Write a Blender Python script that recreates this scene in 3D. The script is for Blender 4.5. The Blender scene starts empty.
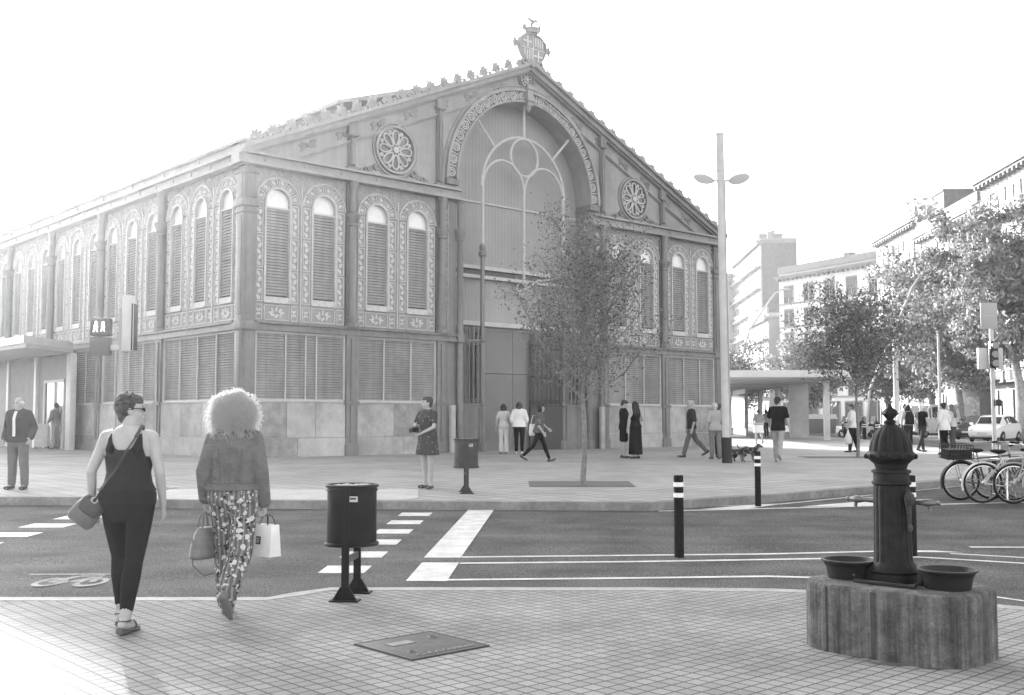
import bpy, bmesh, math, random
from mathutils import Vector, Matrix, noise
R = math.radians
sc = bpy.context.scene
COL = sc.collection
# ------------------------------------------------------------ camera, sky, sun, exposure
cd = bpy.data.cameras.new('camera'); cam = bpy.data.objects.new('camera', cd); COL.objects.link(cam)
cam.location = (0, 0, 1.5); cam.rotation_euler = (R(90 + 3.798), 0, 0)
cd.sensor_width = 36; cd.lens = 37.86; cd.clip_start = .05; cd.clip_end = 2000
sc.camera = cam
SUN_AZ, SUN_EL = R(-23), R(13.9)
w = bpy.data.worlds.new('World'); sc.world = w; w.use_nodes = True
nt = w.node_tree; nt.nodes.clear()
sky = nt.nodes.new('ShaderNodeTexSky'); sky.sky_type = 'NISHITA'; sky.sun_disc = False
sky.sun_elevation = SUN_EL; sky.sun_rotation = SUN_AZ; sky.air_density = 1.0; sky.dust_density = 2.0
bw = nt.nodes.new('ShaderNodeRGBToBW'); bg = nt.nodes.new('ShaderNodeBackground'); wo = nt.nodes.new('ShaderNodeOutputWorld')
nt.links.new(sky.outputs[0], bw.inputs[0]); nt.links.new(bw.outputs[0], bg.inputs[0]); nt.links.new(bg.outputs[0], wo.inputs[0])
bg.inputs[1].default_value = .15
sl = bpy.data.lights.new('sun', 'SUN'); sl.energy = 3.2; sl.angle = R(1.4); sl.color = (1, 1, 1)
so = bpy.data.objects.new('sun', sl); COL.objects.link(so)
sdir = Vector((math.sin(SUN_AZ)*math.cos(SUN_EL), math.cos(SUN_AZ)*math.cos(SUN_EL), math.sin(SUN_EL)))
so.rotation_euler = sdir.to_track_quat('Z', 'Y').to_euler(); so.location = sdir*300
sc.view_settings.view_transform = 'Standard'; sc.view_settings.look = 'None'
sc.view_settings.gamma = 1; sc.view_settings.use_curve_mapping = False
sc.view_settings.exposure = 2.62
sc.render.engine = 'CYCLES'
cy = sc.cycles; cy.use_denoising = True; cy.max_bounces = 6; cy.diffuse_bounces = 3; cy.glossy_bounces = 3
cy.transmission_bounces = 4; cy.transparent_max_bounces = 8; cy.volume_bounces = 0; cy.use_adaptive_sampling = True
cy.adaptive_threshold = .015; cy.sample_clamp_indirect = 6; cy.caustics_reflective = False; cy.caustics_refractive = False

# ------------------------------------------------------------ helpers
def tag(o, label=None, cat=None, group=None, kind=None):
    if label: o['label'] = label
    if cat: o['category'] = cat
    if group: o['group'] = group
    if kind: o['kind'] = kind
    return o
def empty(name, loc=(0, 0, 0), rz=0, label=None, cat=None, group=None):
    o = bpy.data.objects.new(name, None); COL.objects.link(o); o.location = loc; o.rotation_euler = (0, 0, rz)
    o.empty_display_size = .2
    return tag(o, label, cat, group)
def kids(o): return [c for c in bpy.data.objects if c.parent == o]
def dup(o, loc, rz=None, label=None, parent=None):
    ch = [(c, kids(c)) for c in kids(o)]
    n = o.copy(); COL.objects.link(n); n.location = loc
    if rz is not None: n.rotation_euler = (0, 0, rz)
    if label: n['label'] = label
    if parent: n.parent = parent
    for c, gs in ch:
        k = c.copy(); COL.objects.link(k); k.parent = n
        for g in gs:
            q = g.copy(); COL.objects.link(q); q.parent = k
    return n
def zg(Y):
    for (a, b), (c, d) in zip(((9, 0), (18, .2)), ((18, .2), (31, .35))):
        if a <= Y <= c: return b + (d-b)*(Y-a)/(c-a)
    return 0 if Y < 9 else .35
def zr(Y):
    pts = ((9, -.1), (18, .07), (31, .22), (60, .24))
    for (a, b), (c, d) in zip(pts, pts[1:]):
        if a <= Y <= c: return b + (d-b)*(Y-a)/(c-a)
    return -.1 if Y < 9 else .24

MATS = {}
def mat(name, g, rough=.7, nscale=0, namt=0, bump=0, bscale=40, metal=0, spec=.4, trans=0, coat=0, g2=None, stain=0, streak=0):
    """grey painted/stone material: base value, fine mottling, optional large stains and bump"""
    if name in MATS: return MATS[name]
    m = bpy.data.materials.new(name); m.use_nodes = True; t = m.node_tree; b = t.nodes['Principled BSDF']
    b.inputs['Base Color'].default_value = (g, g, g, 1); b.inputs['Roughness'].default_value = rough
    b.inputs['Metallic'].default_value = metal; b.inputs['Specular IOR Level'].default_value = spec
    tc = t.nodes.new('ShaderNodeTexCoord')
    if nscale:
        n = t.nodes.new('ShaderNodeTexNoise'); n.inputs['Scale'].default_value = nscale; n.inputs['Detail'].default_value = 8
        n.inputs['Roughness'].default_value = .65
        t.links.new(tc.outputs['Object'], n.inputs['Vector'])
        r = t.nodes.new('ShaderNodeMapRange'); r.inputs[1].default_value = .3; r.inputs[2].default_value = .7
        hi = g2 if g2 is not None else g*(1+namt)
        r.inputs[3].default_value = g*(1-namt); r.inputs[4].default_value = hi
        t.links.new(n.outputs['Fac'], r.inputs[0]); last = r.outputs[0]
        if stain:
            n2 = t.nodes.new('ShaderNodeTexNoise'); n2.inputs['Scale'].default_value = nscale*.17; n2.inputs['Detail'].default_value = 6
            t.links.new(tc.outputs['Object'], n2.inputs['Vector'])
            r2 = t.nodes.new('ShaderNodeMapRange'); r2.inputs[1].default_value = .4; r2.inputs[2].default_value = .65
            r2.inputs[3].default_value = 1-stain; r2.inputs[4].default_value = 1
            t.links.new(n2.outputs['Fac'], r2.inputs[0])
            mu = t.nodes.new('ShaderNodeMath'); mu.operation = 'MULTIPLY'
            t.links.new(last, mu.inputs[0]); t.links.new(r2.outputs[0], mu.inputs[1]); last = mu.outputs[0]
        if streak:
            mp = t.nodes.new('ShaderNodeMapping'); mp.inputs['Scale'].default_value = (5, 5, .22); t.links.new(tc.outputs['Object'], mp.inputs[0])
            n3 = t.nodes.new('ShaderNodeTexNoise'); n3.inputs['Scale'].default_value = 1; n3.inputs['Detail'].default_value = 7; t.links.new(mp.outputs[0], n3.inputs['Vector'])
            r3 = t.nodes.new('ShaderNodeMapRange'); r3.inputs[1].default_value = .36; r3.inputs[2].default_value = .6; r3.inputs[3].default_value = 1-streak; r3.inputs[4].default_value = 1; t.links.new(n3.outputs['Fac'], r3.inputs[0])
            m3 = t.nodes.new('ShaderNodeMath'); m3.operation = 'MULTIPLY'; t.links.new(last, m3.inputs[0]); t.links.new(r3.outputs[0], m3.inputs[1]); last = m3.outputs[0]
        t.links.new(last, b.inputs['Base Color'])
    if bump:
        n = t.nodes.new('ShaderNodeTexNoise'); n.inputs['Scale'].default_value = bscale; n.inputs['Detail'].default_value = 6
        t.links.new(tc.outputs['Object'], n.inputs['Vector'])
        u = t.nodes.new('ShaderNodeBump'); u.inputs['Strength'].default_value = bump; u.inputs['Distance'].default_value = .01
        t.links.new(n.outputs['Fac'], u.inputs['Height']); t.links.new(u.outputs[0], b.inputs['Normal'])
    if coat: b.inputs['Coat Weight'].default_value = coat
    if trans:
        d = t.nodes.new('ShaderNodeBsdfTranslucent'); mx = t.nodes.new('ShaderNodeMixShader'); mx.inputs[0].default_value = trans
        d.inputs[0].default_value = (g*1.6, g*1.6, g*1.6, 1)
        t.links.new(b.outputs[0], mx.inputs[1]); t.links.new(d.outputs[0], mx.inputs[2])
        t.links.new(mx.outputs[0], t.nodes['Material Output'].inputs['Surface'])
    MATS[name] = m
    return m

class MB:
    def __init__(s): s.v = []; s.f = []; s.mi = []
    def add(s, vs, fs, mi=0):
        o = len(s.v); s.v += [tuple(v) for v in vs]
        for f in fs: s.f.append(tuple(i+o for i in f)); s.mi.append(mi)
    def box(s, c, sz, mi=0, rot=None):
        x, y, z = sz[0]/2, sz[1]/2, sz[2]/2; c = Vector(c)
        vs = [Vector((a*x, b*y, d*z)) for d in (-1, 1) for b in (-1, 1) for a in (-1, 1)]
        if rot is not None: vs = [rot @ v for v in vs]
        s.add([v+c for v in vs], [(0, 2, 3, 1), (4, 5, 7, 6), (0, 1, 5, 4), (2, 6, 7, 3), (0, 4, 6, 2), (1, 3, 7, 5)], mi)
    def span(s, a, b, mi=0):
        s.box([(p+q)/2 for p, q in zip(a, b)], [abs(p-q) for p, q in zip(a, b)], mi)
    def tube(s, pts, r, n=8, mi=0, cap=True, flat=1.0):
        pts = [Vector(p) for p in pts]; k = len(pts)
        rs = r if isinstance(r, (list, tuple)) else [r]*k
        rings = []; up = None
        for i, p in enumerate(pts):
            d = (pts[min(i+1, k-1)] - pts[max(i-1, 0)])
            d = d.normalized() if d.length > 1e-9 else Vector((0, 0, 1))
            if up is None:
                up = Vector((0, 0, 1)) if abs(d.z) < .9 else Vector((0, 1, 0))
            a = d.cross(up)
            if a.length < 1e-5: a = d.cross(Vector((1, 0, 0)))
            a.normalize(); b = a.cross(d).normalized(); up = b
            rings.append([p + (a*math.cos(2*math.pi*j/n) + b*math.sin(2*math.pi*j/n)*flat)*rs[i] for j in range(n)])
        vs = [v for q in rings for v in q]; fs = []
        for i in range(k-1):
            for j in range(n):
                j2 = (j+1) % n; fs.append((i*n+j, i*n+j2, (i+1)*n+j2, (i+1)*n+j))
        if cap: fs += [tuple(range(n))[::-1], tuple((k-1)*n+j for j in range(n))]
        s.add(vs, fs, mi)
    def lathe(s, prof, c=(0, 0, 0), n=24, mi=0, flute=None, sx=1, sy=1, cap=True):
        vs = []; fs = []; k = len(prof)
        for i, (r, z) in enumerate(prof):
            for j in range(n):
                a = 2*math.pi*j/n; q = r*(flute(a, i, z) if flute else 1)
                vs.append((c[0]+q*math.cos(a)*sx, c[1]+q*math.sin(a)*sy, c[2]+z))
        for i in range(k-1):
            for j in range(n):
                j2 = (j+1) % n; fs.append((i*n+j, i*n+j2, (i+1)*n+j2, (i+1)*n+j))
        if cap: fs += [tuple(range(n))[::-1], tuple((k-1)*n+j for j in range(n))]
        s.add(vs, fs, mi)
    def loft(s, rings, n=20, mi=0, e=2.2):
        """rings: (cx, cy, cz, rx, ry) horizontal superellipses"""
        vs = []; fs = []; k = len(rings)
        for (cx, cy_, cz, rx, ry) in rings:
            for j in range(n):
                a = 2*math.pi*j/n; c_, s_ = math.cos(a), math.sin(a)
                vs.append((cx + rx*math.copysign(abs(c_)**(2/e), c_), cy_ + ry*math.copysign(abs(s_)**(2/e), s_), cz))
        for i in range(k-1):
            for j in range(n):
                j2 = (j+1) % n; fs.append((i*n+j, i*n+j2, (i+1)*n+j2, (i+1)*n+j))
        fs += [tuple(range(n))[::-1], tuple((k-1)*n+j for j in range(n))]
        s.add(vs, fs, mi)
    def ball(s, c, r, n=12, mi=0, rot=None):
        rx, ry, rz = r if isinstance(r, (list, tuple)) else (r, r, r)
        m = n//2; vs = []; c = Vector(c)
        for i in range(1, m):
            t = math.pi*i/m
            for j in range(n):
                a = 2*math.pi*j/n
                vs.append(Vector((rx*math.sin(t)*math.cos(a), ry*math.sin(t)*math.sin(a), rz*math.cos(t))))
        vs += [Vector((0, 0, rz)), Vector((0, 0, -rz))]
        if rot is not None: vs = [rot @ v for v in vs]
        fs = []
        for i in range(m-2):
            for j in range(n):
                j2 = (j+1) % n; fs.append((i*n+j, (i+1)*n+j, (i+1)*n+j2, i*n+j2))
        T = (m-1)*n
        for j in range(n):
            j2 = (j+1) % n; fs.append((T, j, j2)); fs.append((T+1, (m-2)*n+j2, (m-2)*n+j))
        s.add([v+c for v in vs], fs, mi)
    def capsule(s, p0, p1, r0, r1, n=12, mi=0):
        p0, p1 = Vector(p0), Vector(p1); d = (p1-p0); L = d.length
        d = d/L if L > 1e-6 else Vector((0, 0, 1))
        s.tube([p0-d*r0*.95, p0-d*r0*.7, p0-d*r0*.3, p0, p1, p1+d*r1*.3, p1+d*r1*.7, p1+d*r1*.95],
               [r0*.25, r0*.7, r0*.95, r0, r1, r1*.95, r1*.7, r1*.25], n, mi)
    def chain(s, pts, rs, n=12, mi=0):
        for a, b, r0, r1 in zip(pts, pts[1:], rs, rs[1:]): s.capsule(a, b, r0, r1, n, mi)
    def prism(s, poly, ext, mi=0):
        n = len(poly); ext = Vector(ext); a = [Vector(p) for p in poly]; b = [p+ext for p in a]
        s.add(a+b, [tuple(range(n))[::-1], tuple(range(n, 2*n))] + [(i, (i+1) % n, n+(i+1) % n, n+i) for i in range(n)], mi)
    def torus(s, c, R_, r, ax='x', n=32, k=6, mi=0, a0=0, a1=2*math.pi):
        full = abs(a1-a0) > 6.28; pts = []
        N = n if not full else n+1
        for i in range(N):
            a = a0+(a1-a0)*i/(N-1)
            u, v_ = R_*math.cos(a), R_*math.sin(a)
            pts.append({'x': (0, u, v_), 'y': (u, 0, v_), 'z': (u, v_, 0)}[ax])
        pts = [Vector(p)+Vector(c) for p in pts]
        s.tube(pts, r, k, mi, cap=not full)
    def mesh(s, name, recalc=True, smooth=True, ang=35, bevel=0, xf=None):
        me = bpy.data.meshes.new(name); vs = s.v
        if xf is not None: vs = [xf @ Vector(v) for v in vs]
        me.from_pydata(vs, [], s.f); me.polygons.foreach_set('material_index', s.mi)
        if recalc or bevel:
            bm = bmesh.new(); bm.from_mesh(me)
            if recalc: bmesh.ops.recalc_face_normals(bm, faces=bm.faces)
            if bevel:
                es = [e for e in bm.edges if len(e.link_faces) == 2 and e.calc_face_angle(0) > R(40)]
                bmesh.ops.bevel(bm, geom=es, offset=bevel, segments=2, affect='EDGES', profile=.5, clamp_overlap=True)
            bm.to_mesh(me); bm.free()
        if smooth:
            me.polygons.foreach_set('use_smooth', [True]*len(me.polygons))
            me.set_sharp_from_angle(angle=R(ang))
        me.update(); return me
    def build(s, name, mats, parent=None, **k):
        me = s.mesh(name, **k)
        for m in (mats if isinstance(mats, (list, tuple)) else [mats]): me.materials.append(m)
        o = bpy.data.objects.new(name, me); COL.objects.link(o)
        if parent is not None: o.parent = parent
        return o

def fuse(mb, name, mats, vox, parent=None, smooth=4, disp=0):
    """join overlapping closed shapes into one continuous surface"""
    me = mb.mesh(name, smooth=False); o = bpy.data.objects.new('tmp', me); COL.objects.link(o)
    m = o.modifiers.new('r', 'REMESH'); m.mode = 'VOXEL'; m.voxel_size = vox
    if smooth: q = o.modifiers.new('s', 'SMOOTH'); q.factor = .5; q.iterations = smooth
    dg = bpy.context.evaluated_depsgraph_get()
    out = bpy.data.meshes.new_from_object(o.evaluated_get(dg)); out.name = name
    bpy.data.objects.remove(o); bpy.data.meshes.remove(me)
    out.materials.clear()
    for k in (mats if isinstance(mats, (list, tuple)) else [mats]): out.materials.append(k)
    out.polygons.foreach_set('use_smooth', [True]*len(out.polygons))
    r = bpy.data.objects.new(name, out); COL.objects.link(r)
    if parent is not None: r.parent = parent
    return r

def sheet(name, poly, zf, m, dz=0, skirt=0, parent=None, cuts=(9, 18, 31, 60)):
    """flat polygon laid on the sloping ground"""
    bm = bmesh.new(); vs = [bm.verts.new((x, y, 0)) for x, y in poly]; bm.faces.new(vs)
    bmesh.ops.recalc_face_normals(bm, faces=bm.faces)
    if bm.faces[:][0].normal.z < 0: bmesh.ops.reverse_faces(bm, faces=bm.faces)
    for c in cuts:
        bmesh.ops.bisect_plane(bm, geom=bm.verts[:]+bm.edges[:]+bm.faces[:], plane_co=(0, c, 0), plane_no=(0, 1, 0))
    for v in bm.verts: v.co.z = zf(v.co.y)+dz
    if skirt:
        be = [e for e in bm.edges if len(e.link_faces) == 1]
        r = bmesh.ops.extrude_edge_only(bm, edges=be)
        for v in [g for g in r['geom'] if isinstance(g, bmesh.types.BMVert)]: v.co.z -= skirt
    me = bpy.data.meshes.new(name); bm.to_mesh(me); bm.free(); me.materials.append(m)
    o = bpy.data.objects.new(name, me); COL.objects.link(o)
    if parent: o.parent = parent
    return o
# ------------------------------------------------------------ ground
AZ = R(42.14)
def ground_mat(name, tile, ga, gb, joint, gj, rot=AZ, grain=.12, stain=.2, bump=.25):
    m = bpy.data.materials.new(name); m.use_nodes = True; t = m.node_tree; b = t.nodes['Principled BSDF']
    N = t.nodes.new; L = t.links.new
    g = N('ShaderNodeNewGeometry'); mp = N('ShaderNodeMapping'); mp.inputs['Rotation'].default_value = (0, 0, -rot)
    L(g.outputs['Position'], mp.inputs['Vector'])
    br = N('ShaderNodeTexBrick'); br.offset = 0; br.squash = 1
    br.inputs['Color1'].default_value = (ga,)*3+(1,); br.inputs['Color2'].default_value = (gb,)*3+(1,); br.inputs['Mortar'].default_value = (gj,)*3+(1,)
    br.inputs['Scale'].default_value = 1; br.inputs['Mortar Size'].default_value = joint; br.inputs['Mortar Smooth'].default_value = .3
    br.inputs['Brick Width'].default_value = tile; br.inputs['Row Height'].default_value = tile
    L(mp.outputs[0], br.inputs['Vector'])
    n1 = N('ShaderNodeTexNoise'); n1.inputs['Scale'].default_value = 90; n1.inputs['Detail'].default_value = 4; L(g.outputs['Position'], n1.inputs['Vector'])
    n2 = N('ShaderNodeTexNoise'); n2.inputs['Scale'].default_value = .55; n2.inputs['Detail'].default_value = 9; n2.inputs['Roughness'].default_value = .6; L(g.outputs['Position'], n2.inputs['Vector'])
    r1 = N('ShaderNodeMapRange'); r1.inputs[1].default_value = .3; r1.inputs[2].default_value = .7; r1.inputs[3].default_value = 1-grain; r1.inputs[4].default_value = 1+grain; L(n1.outputs['Fac'], r1.inputs[0])
    r2 = N('ShaderNodeMapRange'); r2.inputs[1].default_value = .38; r2.inputs[2].default_value = .62; r2.inputs[3].default_value = 1-stain; r2.inputs[4].default_value = 1+stain*.4; L(n2.outputs['Fac'], r2.inputs[0])
    n3 = N('ShaderNodeTexVoronoi'); n3.inputs['Scale'].default_value = 3.2; n3.feature = 'F1'; L(g.outputs['Position'], n3.inputs['Vector'])
    r3 = N('ShaderNodeMapRange'); r3.inputs[1].default_value = .03; r3.inputs[2].default_value = .075; r3.inputs[3].default_value = .55; r3.inputs[4].default_value = 1; L(n3.outputs['Distance'], r3.inputs[0])
    last = br.outputs['Color']
    for r in (r1, r2, r3):
        mu = N('ShaderNodeVectorMath'); mu.operation = 'SCALE'; L(last, mu.inputs[0]); L(r.outputs[0], mu.inputs['Scale']); last = mu.outputs[0]
    L(last, b.inputs['Base Color']); b.inputs['Roughness'].default_value = .8; b.inputs['Specular IOR Level'].default_value = .2
    bu = N('ShaderNodeBump'); bu.inputs['Strength'].default_value = bump; bu.inputs['Distance'].default_value = .006
    ad = N('ShaderNodeMath'); ad.operation = 'SUBTRACT'; L(n1.outputs['Fac'], ad.inputs[0]); L(br.outputs['Fac'], ad.inputs[1])
    L(ad.outputs[0], bu.inputs['Height']); L(bu.outputs[0], b.inputs['Normal'])
    return m
def asphalt_mat():
    m = bpy.data.materials.new('asphalt'); m.use_nodes = True; t = m.node_tree; b = t.nodes['Principled BSDF']; N = t.nodes.new; L = t.links.new
    g = N('ShaderNodeNewGeometry')
    def noise_(s, d=3):
        n = N('ShaderNodeTexNoise'); n.inputs['Scale'].default_value = s; n.inputs['Detail'].default_value = d; L(g.outputs['Position'], n.inputs['Vector']); return n
    a = noise_(55, 2); c = noise_(1.1, 8); w_ = noise_(130, 1)
    mp = N('ShaderNodeMapping'); mp.inputs['Scale'].default_value = (.25, 2.2, 1); L(g.outputs['Position'], mp.inputs['Vector'])
    d = N('ShaderNodeTexNoise'); d.inputs['Scale'].default_value = .8; d.inputs['Detail'].default_value = 5; L(mp.outputs[0], d.inputs['Vector'])
    ra = N('ShaderNodeMapRange'); ra.inputs[1].default_value = .33; ra.inputs[2].default_value = .7; ra.inputs[3].default_value = .04; ra.inputs[4].default_value = .175; L(a.outputs['Fac'], ra.inputs[0])
    rc = N('ShaderNodeMapRange'); rc.inputs[1].default_value = .35; rc.inputs[2].default_value = .65; rc.inputs[3].default_value = .72; rc.inputs[4].default_value = 1.15; L(c.outputs['Fac'], rc.inputs[0])
    rd = N('ShaderNodeMapRange'); rd.inputs[1].default_value = .35; rd.inputs[2].default_value = .65; rd.inputs[3].default_value = .86; rd.inputs[4].default_value = 1.1; L(d.outputs['Fac'], rd.inputs[0])
    m1 = N('ShaderNodeMath'); m1.operation = 'MULTIPLY'; L(ra.outputs[0], m1.inputs[0]); L(rc.outputs[0], m1.inputs[1])
    m2 = N('ShaderNodeMath'); m2.operation = 'MULTIPLY'; L(m1.outputs[0], m2.inputs[0]); L(rd.outputs[0], m2.inputs[1])
    L(m2.outputs[0], b.inputs['Base Color']); b.inputs['Roughness'].default_value = .9; b.inputs['Specular IOR Level'].default_value = .12
    bu = N('ShaderNodeBump'); bu.inputs['Strength'].default_value = .5; bu.inputs['Distance'].default_value = .008; L(w_.outputs['Fac'], bu.inputs['Height']); L(bu.outputs[0], b.inputs['Normal'])
    return m
M_tile = ground_mat('pavement_tiles', .105, .24, .30, .0075, .08, stain=.26, grain=.16)
M_tile2 = ground_mat('plaza_tiles', .4, .33, .38, .016, .17, bump=.15, stain=.14)
M_asph = asphalt_mat(); M_kerb2 = mat('weathered_kerb', .24, .8, 14, .2, .3, 50, stain=.3)
M_kerb = mat('granite_kerb', .34, .75, 30, .15, .2, 60, stain=.2)
M_paint = mat('road_paint', .62, .6, 25, .16, .1, 90, stain=.25)
M_wornpaint = mat('worn_road_paint', .155, .7, 9, .5)
GLARE, GLARE_G = .00042, .74
K = dict(kind='structure')
tag(sheet('road', [(-300, -40), (300, -40), (300, 600), (-300, 600)], lambda y: zr(y)-.01*(y > 30), M_asph), **K)
near = [(-60, -30), (60, -30), (60, 0), (9, 4.6), (5.2, 7.7), (4.1, 8.5), (3.5, 8.97), (2.9, 9.3), (2.3, 9.48), (1.2, 9.55), (-1.6, 9.55), (-1.78, 9.3), (-2.05, 9.02), (-60, 9.02)]
tag(sheet('near_pavement', near, lambda y: 0, M_tile, skirt=.3), **K)
# pale granite kerb strip along the road side of the near pavement
edge = near[3:-1]
def strip(line, wd):
    out = []
    for i, p in enumerate(line):
        a = Vector(line[max(i-1, 0)]); b = Vector(line[min(i+1, len(line)-1)]); d = (b-a).normalized(); n = Vector((d.y, -d.x))
        out.append((p[0]+n.x*wd, p[1]+n.y*wd))
    return out
kl = [(9, 4.6)] + near[4:-1] + [(-60, 9.02)]
ks = strip(kl, .17)
tag(sheet('kerb', kl + ks[::-1], lambda y: .004, M_kerb, skirt=.3), **K)
# far plaza round the market hall
plaza = [(-120, 18.05), (-6.9, 18.05), (-5.7, 17.55), (-1.7, 17.35), (-1.45, 17.3), (2.2, 17.15), (4.3, 18.45), (7, 20.6), (9.3, 22.5), (10.8, 24.3), (13, 27), (15, 31), (16.3, 38), (17.5, 46), (19.2, 54), (20, 60), (25, 160), (30, 260), (32, 400), (-150, 400)]
tag(sheet('plaza_pavement', plaza, zg, M_tile2, skirt=.3), **K)
pk = plaza[:16]
po = strip(pk, .02)
pi = strip(pk, -.2)
tag(sheet('plaza_kerb', pi + po[::-1], lambda y: zg(y)+.004, M_kerb2, skirt=.3), **K)
tag(sheet('crossing_pavement', [(-6.2, 17.9), (-5.2, 17.57), (-1.72, 17.55), (-1.55, 17.9), (-1.7, 19.7), (-6.2, 19.7)], lambda y: zg(y)+.008, mat('ramp_paving', .47, .8, 14, .12, .1, 60, stain=.15)), **K)
tag(sheet('far_pavement', [(38, 20), (200, 20), (200, 500), (60, 500), (52, 300), (46, 180), (40, 60)], lambda y: .36, M_tile2, skirt=.3), **K)
# paint: zebra dashes, edge lines, bicycle symbol
def mark(name, polys, m):
    root = None
    me = MB()
    for p in polys:
        ys = sorted(set([min(q[1] for q in p), max(q[1] for q in p)]))
        me.add([(x, y, zr(y)+.005) for x, y in p], [tuple(range(len(p)))])
    o = me.build(name, m, smooth=False, recalc=False); tag(o, **K); return o
sh = .047
zeb = []
for i in range(7):
    y0 = 11.04 + 1.06*i; x0 = -1.5 + (y0-11.04)*sh
    zeb.append([(x0-.47, y0), (x0, y0), (x0+.02, y0+.48), (x0-.45, y0+.48)])
for i in range(7):
    y0 = 11.9 + 1.0*i; x0 = -6.3 + (y0-11.9)*sh
    zeb.append([(x0-.62, y0), (x0, y0), (x0+.02, y0+.46), (x0-.6, y0+.46)])
mark('crossing_road_markings', zeb, M_paint)
def line(pts, wd):
    out = []
    for (x0, y0), (x1, y1) in zip(pts, pts[1:]):
        out.append([(x0, y0-wd/2), (x1, y1-wd/2), (x1, y1+wd/2), (x0, y0+wd/2)])
    return out
lines = [[(-.98, 12.1), (-.57, 12.1), (-.25, 17.9), (-.66, 17.9)], [(-1.03, 10.56), (-.63, 10.56), (-.57, 11.74), (-.97, 11.74)]]
lines += line([(-.56, 12.14), (1.44, 12.28), (2.9, 12.38), (4.25, 12.6)], .09)
lines += [[(4.25, 12.55), (5.2, 12.5), (4.9, 12.66), (4.25, 12.66)]]
lines += line([(-.56, 11.69), (1.39, 11.81), (2.81, 11.96), (4.55, 12.14), (5.5, 11.68), (7.5, 10.6)], .09)
lines += line([(5.0, 12.42), (5.69, 12.1), (8, 11)], .08) + line([(5.45, 12.95), (7.5, 12.9)], .09)
lines += line([(-.63, 10.63), (1.26, 10.74), (2.54, 10.84), (3.1, 10.75), (3.8, 10.25), (4.27, 9.78), (4.5, 9.5), (5.6, 8.6), (7.5, 7)], .09)
lines += line([(2.3, 17.05), (9, 18.6), (14, 19.6)], .12) + line([(2.6, 17.6), (4.5, 18.2), (10.5, 23.4)], .1)
lines += [[(4.7, 17.75), (5.9, 17.9), (7.4, 19.1), (6.3, 18.9)], [(3.0, 17.35), (3.8, 17.45), (4.6, 18.3), (4.1, 18.15)]]
mark('road_lines', lines, M_paint)
bk = MB()
def flatring(c, r, wd):
    n = 20
    for i in range(n):
        a, b = 2*math.pi*i/n, 2*math.pi*(i+1)/n
        bk.add([(c[0]+q*math.cos(t), c[1]+q*math.sin(t)*2.0, zr(c[1])+.005) for q, t in ((r, a), (r, b), (r-wd, b), (r-wd, a))], [(0, 1, 2, 3)])
flatring((-4.45, 10.5), .14, .05); flatring((-4.05, 10.5), .14, .05)
for p, q in (((-4.45, 10.5), (-4.3, 10.85)), ((-4.3, 10.85), (-4.08, 10.85)), ((-4.26, 10.5), (-4.08, 10.85)), ((-4.45, 10.5), (-4.26, 10.5)), ((-4.05, 10.5), (-4.12, 11.0)), ((-4.85, 10.95), (-3.75, 10.98))):
    d = (Vector(q)-Vector(p)).normalized(); n = Vector((-d.y, d.x))*.035
    bk.add([(x, y, zr(y)+.0055) for x, y in ((p[0]-n.x, p[1]-n.y), (q[0]-n.x, q[1]-n.y), (q[0]+n.x, q[1]+n.y), (p[0]+n.x, p[1]+n.y))], [(0, 1, 2, 3)])
tag(bk.build('bicycle_road_marking', M_wornpaint, smooth=False, recalc=False), **K)
# tree pits in the plaza
M_soil = mat('tree_pit_grit', .12, .9, 25, .4, .5, 50)
def pit(name, cx, cy, sx, sy):
    tag(sheet(name, [(cx-sx, cy-sy), (cx+sx, cy-sy), (cx+sx*1.02, cy+sy), (cx-sx, cy+sy)], lambda y: zg(y)+.006, M_soil), **K)
pit('tree_pit_ground', 1.33, 21.1, 1.0, .75)
pit('tree_pit_ground', 10.1, 32.5, 1.4, .8)
tag(sheet('inspection_cover', [(.35, 18.75), (1.1, 18.75), (1.1, 19.5), (.35, 19.5)], lambda y: zg(y)+.006, mat('plate', .27, .6, 20, .2), skirt=.02), 'pale flat cover set in the plaza in front of the young tree', 'cover')
dr = MB()
for i in range(9):
    x = -7.7+i*.17; dr.add([(x, 19.5, zg(19.5)+.006), (x+.09, 19.5, zg(19.5)+.006), (x+.17, 20.1, zg(20.1)+.006), (x+.08, 20.1, zg(20.1)+.006)], [(0, 1, 2, 3)])
tag(dr.build('pavement_drain_strip', M_soil, smooth=False, recalc=False), **K)
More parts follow.
